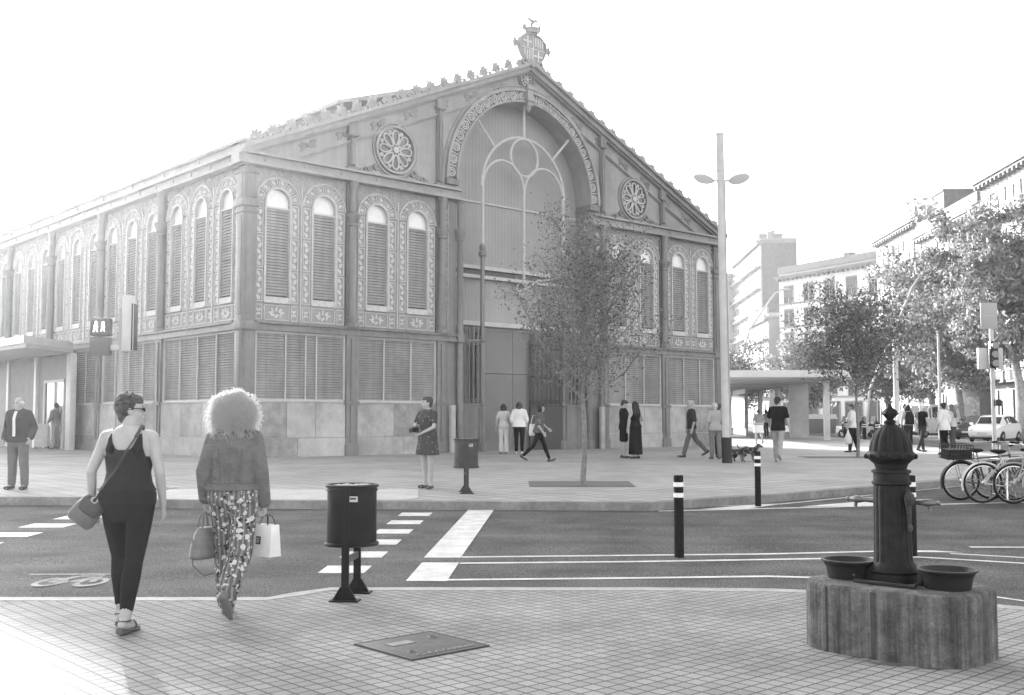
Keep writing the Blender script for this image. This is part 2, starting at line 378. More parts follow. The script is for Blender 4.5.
# inspection cover in the near pavement, with its raised lettering
def flat_cover():
    M_ci = mat('cast_iron_cover', .06, .6, 60, .35, .5, 70, metal=.3, stain=.3)
    M_cl = mat('worn_iron', .16, .5, 50, .3)
    c = Vector((-.6, 7.26)); dx = Vector((math.cos(AZ), math.sin(AZ))); dy = Vector((-dx.y, dx.x)); h = .325
    r = empty('inspection_cover', (c.x, c.y, .002), AZ, 'dark square metal cover set at an angle in the tiled pavement', 'cover'); r.scale = (.93, .93, 1)
    m = MB(); m.box((0, 0, 0), (.66, .66, .012)); m.build('plate', M_ci, r, bevel=.002)
    f = MB()
    q = [(x, y, z) for z in (-.008, .008) for o_ in (.345, .331) for x, y in ((-o_, -o_), (o_, -o_), (o_, o_), (-o_, o_))]
    f.add(q, [(a+i, a+(i+1) % 4, b+(i+1) % 4, b+i) for a, b in ((0, 4), (8, 12), (0, 8), (4, 12)) for i in range(4)])
    f.build('rim', mat('cover_rim', .05, .6), r)
    l = MB(); l.box((-.1, .12, .0085), (.2, .1, .005)); l.build('maker_plate', M_cl, r)
    k = MB(); k.torus((.22, .15, .0085), .035, .006, 'z', 16, 4); k.torus((-.2, -.16, .0085), .03, .006, 'z', 16, 4); k.build('keyhole', M_cl, r)
    t = bpy.data.curves.new('lettering', 'FONT'); t.body = 'CLAVEGUERAM'; t.size = .075; t.extrude = .003; t.align_x = 'CENTER'
    o = bpy.data.objects.new('lettering', t); COL.objects.link(o); dg = bpy.context.evaluated_depsgraph_get()
    me = bpy.data.meshes.new_from_object(o.evaluated_get(dg)); bpy.data.objects.remove(o)
    o = bpy.data.objects.new('lettering', me); COL.objects.link(o); o.parent = r; o.location = (.02, -.29, .008); me.materials.clear(); me.materials.append(M_cl)
flat_cover()
# ------------------------------------------------------------ market hall
hall = empty('market_hall', (-7.957, 31.8, .35), AZ, 'large grey cast iron market hall with a gabled front and tall arched entrance', 'market hall')
M_wall = mat('grey_painted_iron', .29, .6, 1.6, .14, .08, 12, stain=.2, streak=.1)
M_col = mat('dark_painted_iron', .19, .5, 2.5, .14, .06, 30, stain=.15, streak=.25)
M_trim = mat('pale_trim', .41, .5, 6, .12)
M_relief = mat('pale_relief', .44, .55, 9, .2)
M_louv = mat('louver_blades', .36, .5, 3, .14, stain=.2, streak=.18)
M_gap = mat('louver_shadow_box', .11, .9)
M_pane = mat('sky_pale_pane', .62, .25, 3, .1, spec=.8)  # pale glass; reflected sky is put into its base colour
M_dglass = mat('dark_glass', .05, .15, 3, .2, spec=.8)
M_stone = [mat('stone_block_a', .37, .85, 3.5, .22, .4, 25, stain=.3), mat('stone_block_b', .30, .85, 4.5, .28, .4, 25, stain=.35), mat('stone_block_c', .42, .85, 3, .16, .4, 25, stain=.25)]
M_mort = mat('mortar', .5, .9, 12, .2)
M_fil = mat('filigree_grey', .3, .5)
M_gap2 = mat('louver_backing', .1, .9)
M_zinc = mat('zinc_roof', .3, .5, 2, .15, stain=.2)
M_infill = mat('ribbed_infill', .3, .6, .9, .08, stain=.1)
EF = lambda a, h, d: (a, -d, h)
EL = lambda a, h, d: (-d, a, h)
def ebox(mb, E, a0, a1, h0, h1, d0, d1, mi=0): mb.span(E(a0, h0, d0), E(a1, h1, d1), mi)
def epoly(mb, E, poly, d0, d1, mi=0):
    p = [Vector(E(a, h, d0)) for a, h in poly]; mb.prism(p, Vector(E(poly[0][0], poly[0][1], d1))-p[0], mi)
def eframe(mb, E, poly, wd, d0, d1, mi=0):
    n = len(poly); P = [Vector(p) for p in poly]; c = sum(P, Vector((0, 0)))/n; ins = []
    area = sum(P[i].x*P[(i+1) % n].y-P[(i+1) % n].x*P[i].y for i in range(n))
    sg = 1 if area > 0 else -1
    for i in range(n):
        e1 = (P[i]-P[i-1]).normalized(); e2 = (P[(i+1) % n]-P[i]).normalized()
        n1 = Vector((-e1.y, e1.x))*sg; n2 = Vector((-e2.y, e2.x))*sg; b = (n1+n2)
        b = b/max(.3, (1+n1.dot(n2))); ins.append(P[i]+b*wd)
    for i in range(n):
        j = (i+1) % n; epoly(mb, E, [tuple(P[i]), tuple(P[j]), tuple(ins[j]), tuple(ins[i])], d0, d1, mi)
def earc(mb, E, ca, ch, r0, r1, t0, t1, n, d0, d1, mi=0):
    for i in range(n):
        u, v_ = t0+(t1-t0)*i/n, t0+(t1-t0)*(i+1)/n
        epoly(mb, E, [(ca+r0*math.cos(u), ch+r0*math.sin(u)), (ca+r1*math.cos(u), ch+r1*math.sin(u)), (ca+r1*math.cos(v_), ch+r1*math.sin(v_)), (ca+r0*math.cos(v_), ch+r0*math.sin(v_))], d0, d1, mi)
def etube(mb, E, pts, r, n=8, mi=0): mb.tube([E(*p) for p in pts], r, n, mi)
def leaf(mb, E, a, h, L, wd, th, d, mi=0):
    c, s_ = math.cos(th), math.sin(th)
    pts = [(0, 0), (.35, .5), (.75, .42), (1, 0), (.7, -.3), (.3, -.38)]
    epoly(mb, E, [(a+(x-.5)*L*c-y*wd*s_, h+(x-.5)*L*s_+y*wd*c) for x, y in pts], d, d+.022, mi)
W0, WS, WT, WR = 4.67, 7.75, 8.15, .4      # window sill, spring, top, half width
# one louvred window, its frame the part and pane, louvers and sill its sub-parts
def window_meshes():
    E = lambda a, h, d: (a, -d, h)
    f = MB()
    ebox(f, E, -WR-.06, -WR, W0, WS, -.22, .07); ebox(f, E, WR, WR+.06, W0, WS, -.22, .07)
    earc(f, E, 0, WS, WR, WR+.06, 0, math.pi, 16, -.22, .07); ebox(f, E, -WR, WR, 7.53, 7.59, -.22, .03)
    lv = MB(); n = 29
    for i in range(n):
        h = W0+.27+i*(7.5-W0-.27)/(n-1)
        lv.box(E(0, h, -.03), (2*WR-.02, .10, .018), 0, Matrix.Rotation(R(52), 3, 'X'))
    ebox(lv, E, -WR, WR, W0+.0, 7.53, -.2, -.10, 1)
    for s_ in (-1, 1): ebox(lv, E, s_*WR-s_*.03, s_*WR, W0+.2, 7.53, -.1, .01)
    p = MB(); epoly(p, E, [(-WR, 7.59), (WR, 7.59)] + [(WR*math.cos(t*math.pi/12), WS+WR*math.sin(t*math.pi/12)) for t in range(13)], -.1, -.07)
    s = MB(); ebox(s, E, -WR, WR, W0, W0+.17, -.1, .05); ebox(s, E, -WR-.02, WR+.02, W0-.02, W0, -.1, .09)
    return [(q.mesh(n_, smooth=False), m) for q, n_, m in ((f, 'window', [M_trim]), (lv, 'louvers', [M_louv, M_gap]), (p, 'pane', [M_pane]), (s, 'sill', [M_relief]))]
WM = window_meshes()
for me, ms in WM:
    for m in ms: me.materials.append(m)
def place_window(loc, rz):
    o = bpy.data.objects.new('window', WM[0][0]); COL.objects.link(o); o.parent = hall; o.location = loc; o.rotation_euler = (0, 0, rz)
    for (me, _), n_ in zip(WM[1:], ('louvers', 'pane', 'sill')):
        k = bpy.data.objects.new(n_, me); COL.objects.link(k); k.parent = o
rnd = random.Random(7)
def arcade_bay(E, a0, a1, cs, rz):
    """iron arcade panel with window openings, pale panelled mouldings"""
    wl = MB(); edges = [a0]+[(p+q)/2 for p, q in zip(cs, cs[1:])]+[a1]
    tr = MB(); rl = MB(); sp = MB()
    for c, e0, e1 in zip(cs, edges, edges[1:]):
        r = WR+.06
        ebox(wl, E, e0, c-r, 4.05, WS, -.1, 0); ebox(wl, E, c+r, e1, 4.05, WS, -.1, 0); ebox(wl, E, c-r, c+r, 4.05, W0-.02, -.1, 0)
        ebox(wl, E, e0, c-r, WS, 8.75, -.1, 0); ebox(wl, E, c+r, e1, WS, 8.75, -.1, 0)
        for i in range(12):
            u, v_ = math.pi*i/12, math.pi*(i+1)/12
            epoly(wl, E, [(c+r*math.cos(u), WS+r*math.sin(u)), (c+r*math.cos(u), 8.75), (c+r*math.cos(v_), 8.75), (c+r*math.cos(v_), WS+r*math.sin(v_))], -.1, 0)
        R1 = min(.83, (e1-e0)/2-.02)
        earc(tr, E, c, WS, R1-.035, R1, 0, math.pi, 20, 0, .06)
        ri, ro = r+.03, R1-.05
        for i in range(6):       # voussoir panels
            t0, t1 = math.pi*i/6+.05, math.pi*(i+1)/6-.05
            poly = [(c+ro*math.cos(t), WS+ro*math.sin(t)) for t in (t0, (t0+t1)/2, t1)]+[(c+ri*math.cos(t), WS+ri*math.sin(t)) for t in (t1, t0)]
            eframe(tr, E, poly, .026, 0, .035)
            tm = (t0+t1)/2; rm = (ri+ro)/2
            leaf(rl, E, c+rm*math.cos(tm), WS+rm*math.sin(tm), .18, .12, tm+.5, 0); leaf(rl, E, c+rm*math.cos(tm)+.03, WS+rm*math.sin(tm)-.02, .1, .1, tm-1.0, 0)
        for s_ in (-1, 1):       # jamb panels with leaf scrolls
            x0, x1 = sorted((c+s_*(r+.03), c+s_*(R1-.04)))
            for k in range(3):
                h0 = 4.68+k*1.025; h1 = h0+.97
                eframe(tr, E, [(x0, h0), (x1, h0), (x1, h1), (x0, h1)], .028, 0, .035)
                for q in range(5):
                    leaf(rl, E, (x0+x1)/2+(.02 if q % 2 else -.02), h0+.13+q*.178, .2, .13, (.9 if q % 2 else 2.2), 0)
            eframe(tr, E, [(x0, 4.13), (x1, 4.13), (x1, 4.6), (x0, 4.6)], .028, 0, .035)
            for q in range(4): leaf(rl, E, (x0+x1)/2+.05*math.cos(q*1.57+.78), 4.365+.08*math.sin(q*1.57+.78), .13, .07, q*1.57+.78, 0)
        eframe(tr, E, [(c-r+.02, 4.13), (c+r-.02, 4.13), (c+r-.02, 4.6), (c-r+.02, 4.6)], .03, 0, .035)
        for q in range(8): leaf(rl, E, c+.19*math.cos(q*.785), 4.365+.1*math.sin(q*.785), .2, .09, q*.785*.8 if q % 4 else q*.785, 0)
        place_window(E(c, 0, 0), rz)
        # filigree in the spandrels
        for q in range(70):
            x = rnd.uniform(e0+.03, e1-.03); h = rnd.uniform(WS+.35, 8.7)
            if math.hypot(x-c, h-WS) > R1+.07: earc(sp, E, x, h, .028, .055, 0, 2*math.pi, 7, 0, .02, 0)
    for x in edges[1:-1]: ebox(tr, E, x-.02, x+.02, 4.1, 8.35, 0, .05)
    wl.build('arcade_panel', M_wall, hall, smooth=False); tr.add(rl.v, rl.f, 1); tr.add(sp.v, sp.f, 2); tr.build('panel_moulding', [M_trim, M_relief, M_fil], hall, smooth=False)
def lower_bay(E, a0, a1, posts):
    lv = MB(); n = 25
    for i in range(n):
        h = 1.78+i*(3.70-1.78)/(n-1)
        p = E((a0+a1)/2, h, .0); L = a1-a0-.1
        if E is EF: lv.box(p, (L, .085, .014), 0, Matrix.Rotation(R(50), 3, 'X'))
        else: lv.box(p, (.085, L, .014), 0, Matrix.Rotation(R(-50), 3, 'Y'))
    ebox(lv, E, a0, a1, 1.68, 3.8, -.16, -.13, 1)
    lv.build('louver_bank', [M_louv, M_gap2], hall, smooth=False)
    fr = MB(); eframe(fr, E, [(a0, 1.68), (a1, 1.68), (a1, 3.8), (a0, 3.8)], .07, -.1, .07)
    for q in posts: x = a0+(a1-a0)*q; ebox(fr, E, x-.022, x+.022, 1.74, 3.74, .03, .075)
    fr.build('louver_frame', M_trim, hall, smooth=False)
def stone_bay(E, a0, a1, cuts):
    st = MB(); xs = [a0]+[a0+(a1-a0)*c for c in cuts]+[a1]; ebox(st, E, a0, a1, -.05, 1.66, -.3, .09, 3)
    for x0, x1 in zip(xs, xs[1:]):
        ebox(st, E, x0+.008, x1-.008, .58, 1.655, .05, .12, rnd.randrange(3))
    xs2 = [a0]+[a0+(a1-a0)*min(.95, c+.12) for c in cuts[::2]]+[a1]
    for x0, x1 in zip(xs2, xs2[1:]): ebox(st, E, x0+.006, x1-.006, -.05, .568, .05, .14, rnd.randrange(3))
    ebox(st, E, a0, a1, 1.655, 1.69, .0, .15, 2)
    st.build('stone_plinth', M_stone+[M_mort], hall, smooth=False, bevel=.006)
def column(E, a, ornate=True, top=8.75):
    m = MB(); ebox(m, E, a-.22, a+.22, -.05, 3.8, -.2, .16); ebox(m, E, a-.25, a+.25, -.05, .35, -.2, .2); ebox(m, E, a-.26, a+.26, 1.6, 1.72, -.2, .2)
    ebox(m, E, a-.07, a+.07, .4, 3.7, .16, .2)
    c = E(a, 0, .12)
    m.lathe([(.21, 4.05), (.21, 4.15), (.17, 4.2), (.19, 4.35), (.15, 4.42), (.14, 7.3), (.17, 7.34), (.15, 7.4), (.2, 7.55), (.24, 7.62), (.24, 7.7), (.13, 7.75), (.13, 8.5), (.19, 8.7), (.19, 8.76)], c, 14)
    ebox(m, E, a-.18, a+.18, 4.05, 8.75, -.15, .02)
    m.build('column', M_col, hall, ang=30)
FC = [3.75, 19.2]
LC = [5.55, 10.75, 15.95, 21.15, 26.35, 31.55]
for a in FC+[7.4, 15.5]: column(EF, a)
for a in LC: column(EL, a)
# corner piers
for cx in (0, 22.9):
    m = MB(); s_ = 1 if cx == 0 else -1
    m.span((cx-.12, -.12, -.05), (cx+s_*.34, .34, 8.8)) if s_ > 0 else m.span((cx-.34, -.12, -.05), (cx+.12, .34, 8.8))
    x0, x1 = (cx-.12, cx+.34) if s_ > 0 else (cx-.34, cx+.12)
    for z0, z1, o in ((-.05, .4, .08), (1.6, 1.72, .05), (3.8, 4.05, .08), (7.3, 7.36, .04), (7.5, 7.7, .07), (8.5, 8.6, .04), (8.7, 8.8, .07)):
        m.span((x0-o, -.12-o, z0), (x1+o, .34+o, z1))
    for z0, z1 in ((4.25, 7.2), (7.75, 8.45), (.5, 1.5), (1.8, 3.7)): m.span((x0+.08, -.15, z0), (x1-.08, .36, z1)); m.span((x0-.03, -.04, z0), (x1+.03, .26, z1))
    m.build('corner_pier', M_col, hall, bevel=.008)
# bays
fb = [(.34, 3.53, [1.08, 2.72]), (3.97, 7.18, [4.75, 6.4]), (15.72, 18.98, [16.5, 18.17]), (19.42, 22.56, [20.2, 21.82])]
for i, (a0, a1, cs) in enumerate(fb):
    arcade_bay(EF, a0, a1, cs, 0); lower_bay(EF, a0, a1, [.33, .55, .67] if i == 0 else [.33, .67]); stone_bay(EF, a0, a1, [.34, .66] if i != 1 else [.45])
lp = [.34]+LC
for i, (p, q) in enumerate(zip(lp, LC)):
    a0, a1 = p+(.22 if i else 0), q-.22; c = (a0+a1)/2 if i else (.34+a1)/2
    arcade_bay(EL, a0, a1, [c-1.72, c, c+1.72], R(-90)); lower_bay(EL, a0, a1, [.25, .5, .75])
    if i < 2: stone_bay(EL, a0, a1, [.4, .7])
    else: stone_bay(EL, a0, a1, [.33, .66])
# string course between louvers and arcade, and the entablature
m = MB()
for a0, a1 in ((.3, 8.0), (14.9, 22.6)):
    ebox(m, EF, a0, a1, 3.8, 3.9, -.2, .2); ebox(m, EF, a0, a1, 3.902, 4.0, -.2, .14); ebox(m, EF, a0, a1, 4.002, 4.07, -.2, .22)
ebox(m, EL, .3, 31.7, 3.8, 3.9, -.2, .2); ebox(m, EL, .3, 31.7, 3.902, 4.0, -.2, .14); ebox(m, EL, .3, 31.7, 4.002, 4.07, -.2, .22)
m.build('string_course', M_col, hall, smooth=False)
m = MB()
def entab(E, a0, a1):
    ebox(m, E, a0, a1, 8.75, 8.84, -.3, .3); ebox(m, E, a0, a1, 8.842, 9.05, -.3, .2); ebox(m, E, a0, a1, 9.052, 9.13, -.3, .34)
entab(EF, -.34, 8.12); entab(EF, 14.78, 23.24)
ebox(m, EL, .302, 33, 8.75, 8.84, -.3, .3); ebox(m, EL, .302, 33, 8.842, 9.05, -.3, .2); ebox(m, EL, .302, 33, 9.052, 9.13, -.3, .34)
k = 0
while k < 31: ebox(m, EL, .6+k, .9+k, 8.87, 9.02, .2, .23); k += 1.3
for a0 in (0, 14.9):
    for k in range(6): x = a0+.55+k*1.35; earc(m, EF, x, 8.945, .0, .045, 0, 6.283, 8, .2, .23)
m.build('entablature', M_wall, hall, smooth=False)
m = MB()   # eaves gutter and parapet strip of the long side
ebox(m, EL, -.2, 33, 9.13, 9.42, -.35, .1); ebox(m, EL, -.2, 33, 9.42, 9.5, -.4, .22)
k = 0
while k < 32: ebox(m, EL, .2+k, .6+k, 9.15, 9.4, .1, .14); k += 2.62
m.build('eaves_gutter', M_wall, hall, smooth=False)
# gable wall
AC, AH, RI, RO = 11.45, 9.52, 3.35, 3.82
rk = lambda a: 14.40-abs(a-AC)*.437            # top of the raking cornice
m = MB(); N = 92; xs = [22.9*i/N for i in range(N+1)]
xs = sorted(set(xs+[AC, AC-RO, AC+RO]))
def lo(a): return AH+math.sqrt(max(0, RO**2-(a-AC)**2)) if abs(a-AC) < RO else 9.13
for x0, x1 in zip(xs, xs[1:]):
    t0, t1 = rk(x0)-.3, rk(x1)-.3
    if min(t0-lo(x0), t1-lo(x1)) < .02: continue
    epoly(m, EF, [(x0, lo(x0)), (x1, lo(x1)), (x1, t1), (x0, t0)], -.3, 0)
m.build('gable_wall', M_wall, hall, smooth=False)
m = MB()
for sgn in (-1, 1):
    def para(o0, o1, d0, d1, e=11.75):
        a, b = AC, AC+sgn*e
        epoly(m, EF, [(a, rk(a)-o0), (b, rk(b)-o0), (b, rk(b)-o1), (a, rk(a)-o1)], d0, d1)
    para(0, .13, -.3, .42); para(.13, .3, -.3, .28); para(.3, .36, 0, .16, 11.4); para(.86, .92, 0, .1, 10.6); para(.94, .97, 0, .06, 10.4)
m.build('raking_cornice', M_wall, hall, smooth=False)
for sgn in (-1, 1):      # ornaments on the raking frieze
    for k in range(7):
        m = MB()
        a = AC+sgn*(1.35+k*1.33); h = rk(a)-.62; th = -sgn*math.atan(.437)
        for q in (-1, 1):
            leaf(m, EF, a+q*.19*math.cos(th), h+q*.19*math.sin(th)+.04, .34, .2, th+q*.25, 0); leaf(m, EF, a+q*.17*math.cos(th), h+q*.17*math.sin(th)-.07, .3, .16, th-q*.35, 0)
        earc(m, EF, a, h, .0, .07, 0, 6.28, 8, 0, .05)
        m.build('frieze_ornament', M_col, hall, smooth=False)
def palmette(mb, a, h, s, d=.05):
    for k in range(5):
        t = math.pi/2+(k-2)*.5; L = (.27 if k == 2 else .25 if k in (1, 3) else .19)*s
        x, y = a+L*.75*math.cos(t), h+.1*s+L*.75*math.sin(t)
        pts = [(x+L*.62*math.cos(t)*math.cos(u)-.06*s*math.sin(t)*math.sin(u), y+L*.62*math.sin(t)*math.cos(u)+.06*s*math.cos(t)*math.sin(u)) for u in [i*math.pi/4 for i in range(8)]]
        epoly(mb, EF, pts, d, d+.05)
    for q in (-1, 1): earc(mb, EF, a+q*.17*s, h+.07*s, .03*s, .075*s, 0, 6.28, 9, d, d+.05)
    earc(mb, EF, a, h+.09*s, 0, .07*s, 0, 6.28, 8, d-.01, d+.08)
for sgn in (-1, 1):
    m = MB()
    for k in range(18):
        a = AC+sgn*(1.0+k*.6); palmette(m, a, rk(a)-.03, .92, .1)
        a2 = a+sgn*.3; earc(m, EF, a2, rk(a2)+.05, .02, .07, 0, 6.28, 8, .1, .15); ebox(m, EF, a2-.02, a2+.02, rk(a2)-.05, rk(a2)+.06, .1, .15)
    m.build('cresting', M_wall, hall, smooth=False)
# gable pilasters
for a in (3.7, 7.3, 15.5, 19.15):
    m = MB(); t = rk(a)-.2; ebox(m, EF, a-.12, a+.12, 9.13, t, 0, .1); ebox(m, EF, a-.2, a+.2, 9.13, 9.25, 0, .18); ebox(m, EF, a-.2, a+.2, t-.55, t-.48, 0, .2); ebox(m, EF, a-.16, a+.16, t-.48, t, 0, .17)
    m.lathe([(.1, 9.3), (.085, 9.36), (.085, t-.65), (.14, t-.57)], EF(a, 0, .13), 10); m.build('gable_pilaster', M_col, hall, ang=30)
# rose windows
def rose(a, h, r, n, foot=True):
    d = MB(); earc(d, EF, a, h, 0, r*.9, 0, 6.2832, 32, 0, .015); ro = d.build('rose_window', M_dglass, hall, smooth=False)
    m = MB(); earc(m, EF, a, h, r*.9, r, 0, 6.2832, 40, 0, .12); earc(m, EF, a, h, r*1.06, r*1.12, 0, 6.2832, 40, 0, .07); m.build('ring', M_wall, ro, smooth=False); m = MB()
    for k in range(n):
        t = 2*math.pi*k/n+math.pi/2; L = r*.6
        pts = []
        for i in range(12):
            u = i*math.pi/6; x = math.cos(u); y = math.sin(u)*(.5+.5*(x+1)/2)
            pts.append((a+(r*.5+x*L*.5)*math.cos(t)-y*L*.34*math.sin(t), h+(r*.5+x*L*.5)*math.sin(t)+y*L*.34*math.cos(t), .05))
        etube(m, EF, pts+pts[:1], .03*r+.008, 6)
        u = t+math.pi/n; earc(m, EF, a+r*.74*math.cos(u), h+r*.74*math.sin(u), .03*r, .085*r, 0, 6.28, 8, .015, .06)
    earc(m, EF, a, h, 0, r*.14, 0, 6.28, 12, .015, .1)
    m.build('tracery', M_trim, ro, smooth=False)
    if foot:
        for s_ in (-1, 1):
            q = MB()
            for k in range(7):
                leaf(q, EF, a+s_*(.35+.16*k), 9.2+.2*math.exp(-((k-2.5)/2.0)**2), .3, .2, s_*(.9-.25*k), 0); 
            earc(q, EF, a+s_*.75, 9.42, .06, .13, 0, 6.28, 12, 0, .07); earc(q, EF, a+s_*1.15, 9.27, .05, .1, 0, 6.28, 12, 0, .07)
            q.build('scroll_ornament', M_col, hall, smooth=False)
rose(5.45, 10.1, .82, 8); rose(17.4, 10.1, .82, 8); rose(11.42, 13.78, .36, 6, False)
# great arch: ornamented ring, piers, reveal, recessed infill
m = MB(); earc(m, EF, AC, AH, RO-.06, RO+.05, 0, math.pi, 56, 0, .13); earc(m, EF, AC, AH, RI, RI+.07, 0, math.pi, 56, -.25, .13); earc(m, EF, AC, AH, RO+.12, RO+.17, 0, math.pi, 56, 0, .05)
m.build('arch_moulding', M_wall, hall, smooth=False)
m = MB(); earc(m, EF, AC, AH, RI+.07, RO-.06, 0, math.pi, 56, -.2, -.02); m.build('arch_ring', M_gap, hall, smooth=False)
m = MB()
for k in range(24):
    t = math.pi*(k+.5)/24
    if k in (11, 12) and False: continue
    rm = (RI+RO)/2; x, h = AC+rm*math.cos(t), AH+rm*math.sin(t)
    earc(m, EF, x, h, .12, .165, 0, 6.2832, 14, -.02, .06); earc(m, EF, x, h, .05, .085, 0, 6.2832, 9, -.02, .06)
    for q in range(4): leaf(m, EF, x+.1*math.cos(t+q*1.57), h+.1*math.sin(t+q*1.57), .1, .04, t+q*1.57, -.02)
    t2 = math.pi*k/24; epoly(m, EF, [(AC+r_*math.cos(t2+e), AH+r_*math.sin(t2+e)) for r_, e in ((RI+.07, -.006), (RO-.06, -.006), (RO-.06, .006), (RI+.07, .006))], -.02, .05)
m.build('ring_ornament', M_trim, hall, smooth=False)
m = MB(); ebox(m, EF, AC-.14, AC+.14, AH+RI-.12, AH+RO+.2, -.1, .24); ebox(m, EF, AC-.2, AC+.2, AH+RO+.02, AH+RO+.14, -.1, .3); ebox(m, EF, AC-.2, AC+.2, AH+RI+.05, AH+RI+.15, -.1, .3); m.lathe([(.03, -.35), (.1, -.25), (.12, -.1), (.1, 0)], EF(AC, AH+RI, .1), 10)
m.build('keystone', M_wall, hall, smooth=False)
for s_ in (-1, 1):
    a_in, a_out = AC+s_*RI, AC+s_*RO; m = MB()
    a0, a1 = sorted((a_in, a_out)); ebox(m, EF, a0, a1, -.05, 9.5, -.75, 0)
    ebox(m, EF, a0-.05, a1+.05, -.05, .3, -.4, .1); ebox(m, EF, a0-.04, a1+.04, 9.3, 9.5, -.4, .12); ebox(m, EF, a0-.04, a1+.04, 9.0, 9.1, -.4, .12)
    m.lathe([(.2, -.05), (.2, .3), (.13, .38), (.13, 3.75), (.18, 3.8), (.18, 4.05), (.12, 4.15), (.115, 7.3), (.15, 7.36), (.14, 7.42), (.2, 7.62), (.2, 7.72), (.11, 7.78), (.11, 8.6), (.17, 8.75)], EF(a_in-s_*.12, 0, .08), 14)
    m.build('arch_pier', M_col, hall, ang=30)
    m = MB()
    x = AC+s_*(RO+.02)
    for k in range(9): eframe(m, EF, [(x-.13, 4.15+k*.5), (x+.13, 4.15+k*.5), (x+.13, 4.6+k*.5), (x-.13, 4.6+k*.5)], .025, 0, .03); leaf(m, EF, x, 4.37+k*.5, .3, .13, 1.0 if k % 2 else 2.1, 0)
    m.build('pier_relief', M_relief, hall, smooth=False)
    m = MB(); x = AC+s_*3.72; ebox(m, EF, x-.1, x+.1, -.05, 1.62, .22, .36); m.build('guard_stone', M_stone[2], hall, bevel=.02)
m = MB(); earc(m, EF, AC, AH, RI, RI+.1, 0, math.pi, 48, -.75, -.25); m.build('arch_soffit', M_wall, hall, smooth=False)
m = MB(); dI = -.75
for k in range(84):      # vertical ribs of the infill
    x0 = AC-RI+k*RI*2/84; x1 = x0+RI*2/84; t = lambda x: AH+math.sqrt(max(0, (RI+.06)**2-(x-AC)**2))
    ebox(m, EF, x0, x1, 4.4, min(t(x0), t(x1)), dI-.1, dI+(.007 if k % 2 else 0))
m.build('ribbed_infill', M_infill, hall, smooth=False)
m = MB()
for x0, x1 in ((8.1, 9.4), (9.42, 11.43), (11.45, 13.46), (13.48, 14.8)): ebox(m, EF, x0, x1, -.05, 2.8, dI-.1, dI); ebox(m, EF, x0, x1, 2.82, 4.4, dI-.1, dI)
ebox(m, EF, 12.3, 13.4, 2.75, 2.8, dI, dI+.25); ebox(m, EF, 12.55, 12.8, 1.3, 1.6, dI, dI+.02, 1)
m.build('door_wall', [mat('door_wall_paint', .17, .6, 1.2, .1, stain=.15), M_trim], hall, smooth=False)
m = MB()
for h0, h1, d in ((6.55, 6.68, -.5), (6.22, 6.34, -.5), (4.5, 4.66, -.5), (9.0, 9.06, -.68)): ebox(m, EF, 8.12, 14.78, h0, h1, d-.25, d)
m.build('transom', M_trim, hall, smooth=False)
m = MB(); ebox(m, EF, 8.12, 14.78, 6.36, 6.53, -.74, -.62); m.build('transom_slot', M_gap, hall, smooth=False)
# arch tracery of slim tubes
m = MB(); d = -.12; r2 = 2.08; hc = 9.5
for a in (9.42, 11.43, 13.48): etube(m, EF, [(a, 0 if a != 11.43 else 6.2, d), (a, 9.5, d)], .055 if a == 11.43 else .06)
etube(m, EF, [(AC+r2*math.cos(t*math.pi/30), hc+r2*math.sin(t*math.pi/30), d) for t in range(31)], .055)
for c in (10.43, 12.47): etube(m, EF, [(c+1.01*math.cos(t*math.pi/20), hc+1.08*math.sin(t*math.pi/20), d) for t in range(21)], .05)
etube(m, EF, [(AC+.68*math.cos(t*math.pi/16), 10.85+.7*math.sin(t*math.pi/16), d) for t in range(33)], .05)
for t in (math.pi/2, math.pi*.255, math.pi*.745): etube(m, EF, [(AC+r2*math.cos(t), hc+r2*math.sin(t), d), (AC+RI*math.cos(t), AH+RI*math.sin(t), d)], .05)
m.build('arch_tracery', M_trim, hall)
m = MB()
for a in (9.42, 13.48):
    c = EF(a, 0, d); m.lathe([(.16, -.05), (.16, .3), (.1, .36), (.1, 1.6), (.13, 1.64), (.13, 1.75), (.09, 1.8), (.09, 3.85), (.13, 3.9), (.13, 4.05), (.08, 4.1), (.08, 6.9), (.15, 6.98), (.15, 7.1), (.1, 7.15), (.12, 7.3), (.06, 7.4)], c, 12)
m.build('gate_post', M_col, hall, ang=30)
def gate(name, a0, a1, d, E=EF, parent=hall, mm=None):
    mm = mm or M_col; m = MB(); n = max(4, int((a1-a0)/.17))
    ebox(m, E, a0, a1, -.02, 1.6, d-.03, d+.03); eframe(m, E, [(a0, 0), (a1, 0), (a1, 1.6), (a0, 1.6)], .08, d+.03, d+.06); ebox(m, E, a0, a1, 1.62, 1.7, d-.03, d+.03); ebox(m, E, a0, a1, 3.9, 3.96, d-.03, d+.03); ebox(m, E, a0-.03, a0, 0, 4.1, d-.035, d+.035); ebox(m, E, a1, a1+.03, 0, 4.1, d-.035, d+.035)
    g = m.build(name, mm, parent, smooth=False); b = MB()
    for k in range(n):
        x = a0+(k+.5)*(a1-a0)/n; etube(b, E, [(x, 1.7, d), (x, 4.15, d)], .028, 6)
        etube(b, E, [(x, 4.15, d), (x, 4.22, d), (x, 4.45, d)], [.03, .05, .005], 6)
        for h in (1.8, 3.82): b.torus(E(x+(a1-a0)/n/2, h, d), .055, .018, 'y' if E is EF else 'x', 10, 5)
    b.build('bars', mm, g, ang=40); return g
gate('gate', 8.3, 9.32, -.12); gate('gate', 13.6, 14.62, -.12)
lf = gate('gate_leaf', 0, 1.25, 0, mm=mat('gate_black', .05, .5)); lf.location = (13.4, .12, 0); lf.rotation_euler = (0, 0, R(180-24))
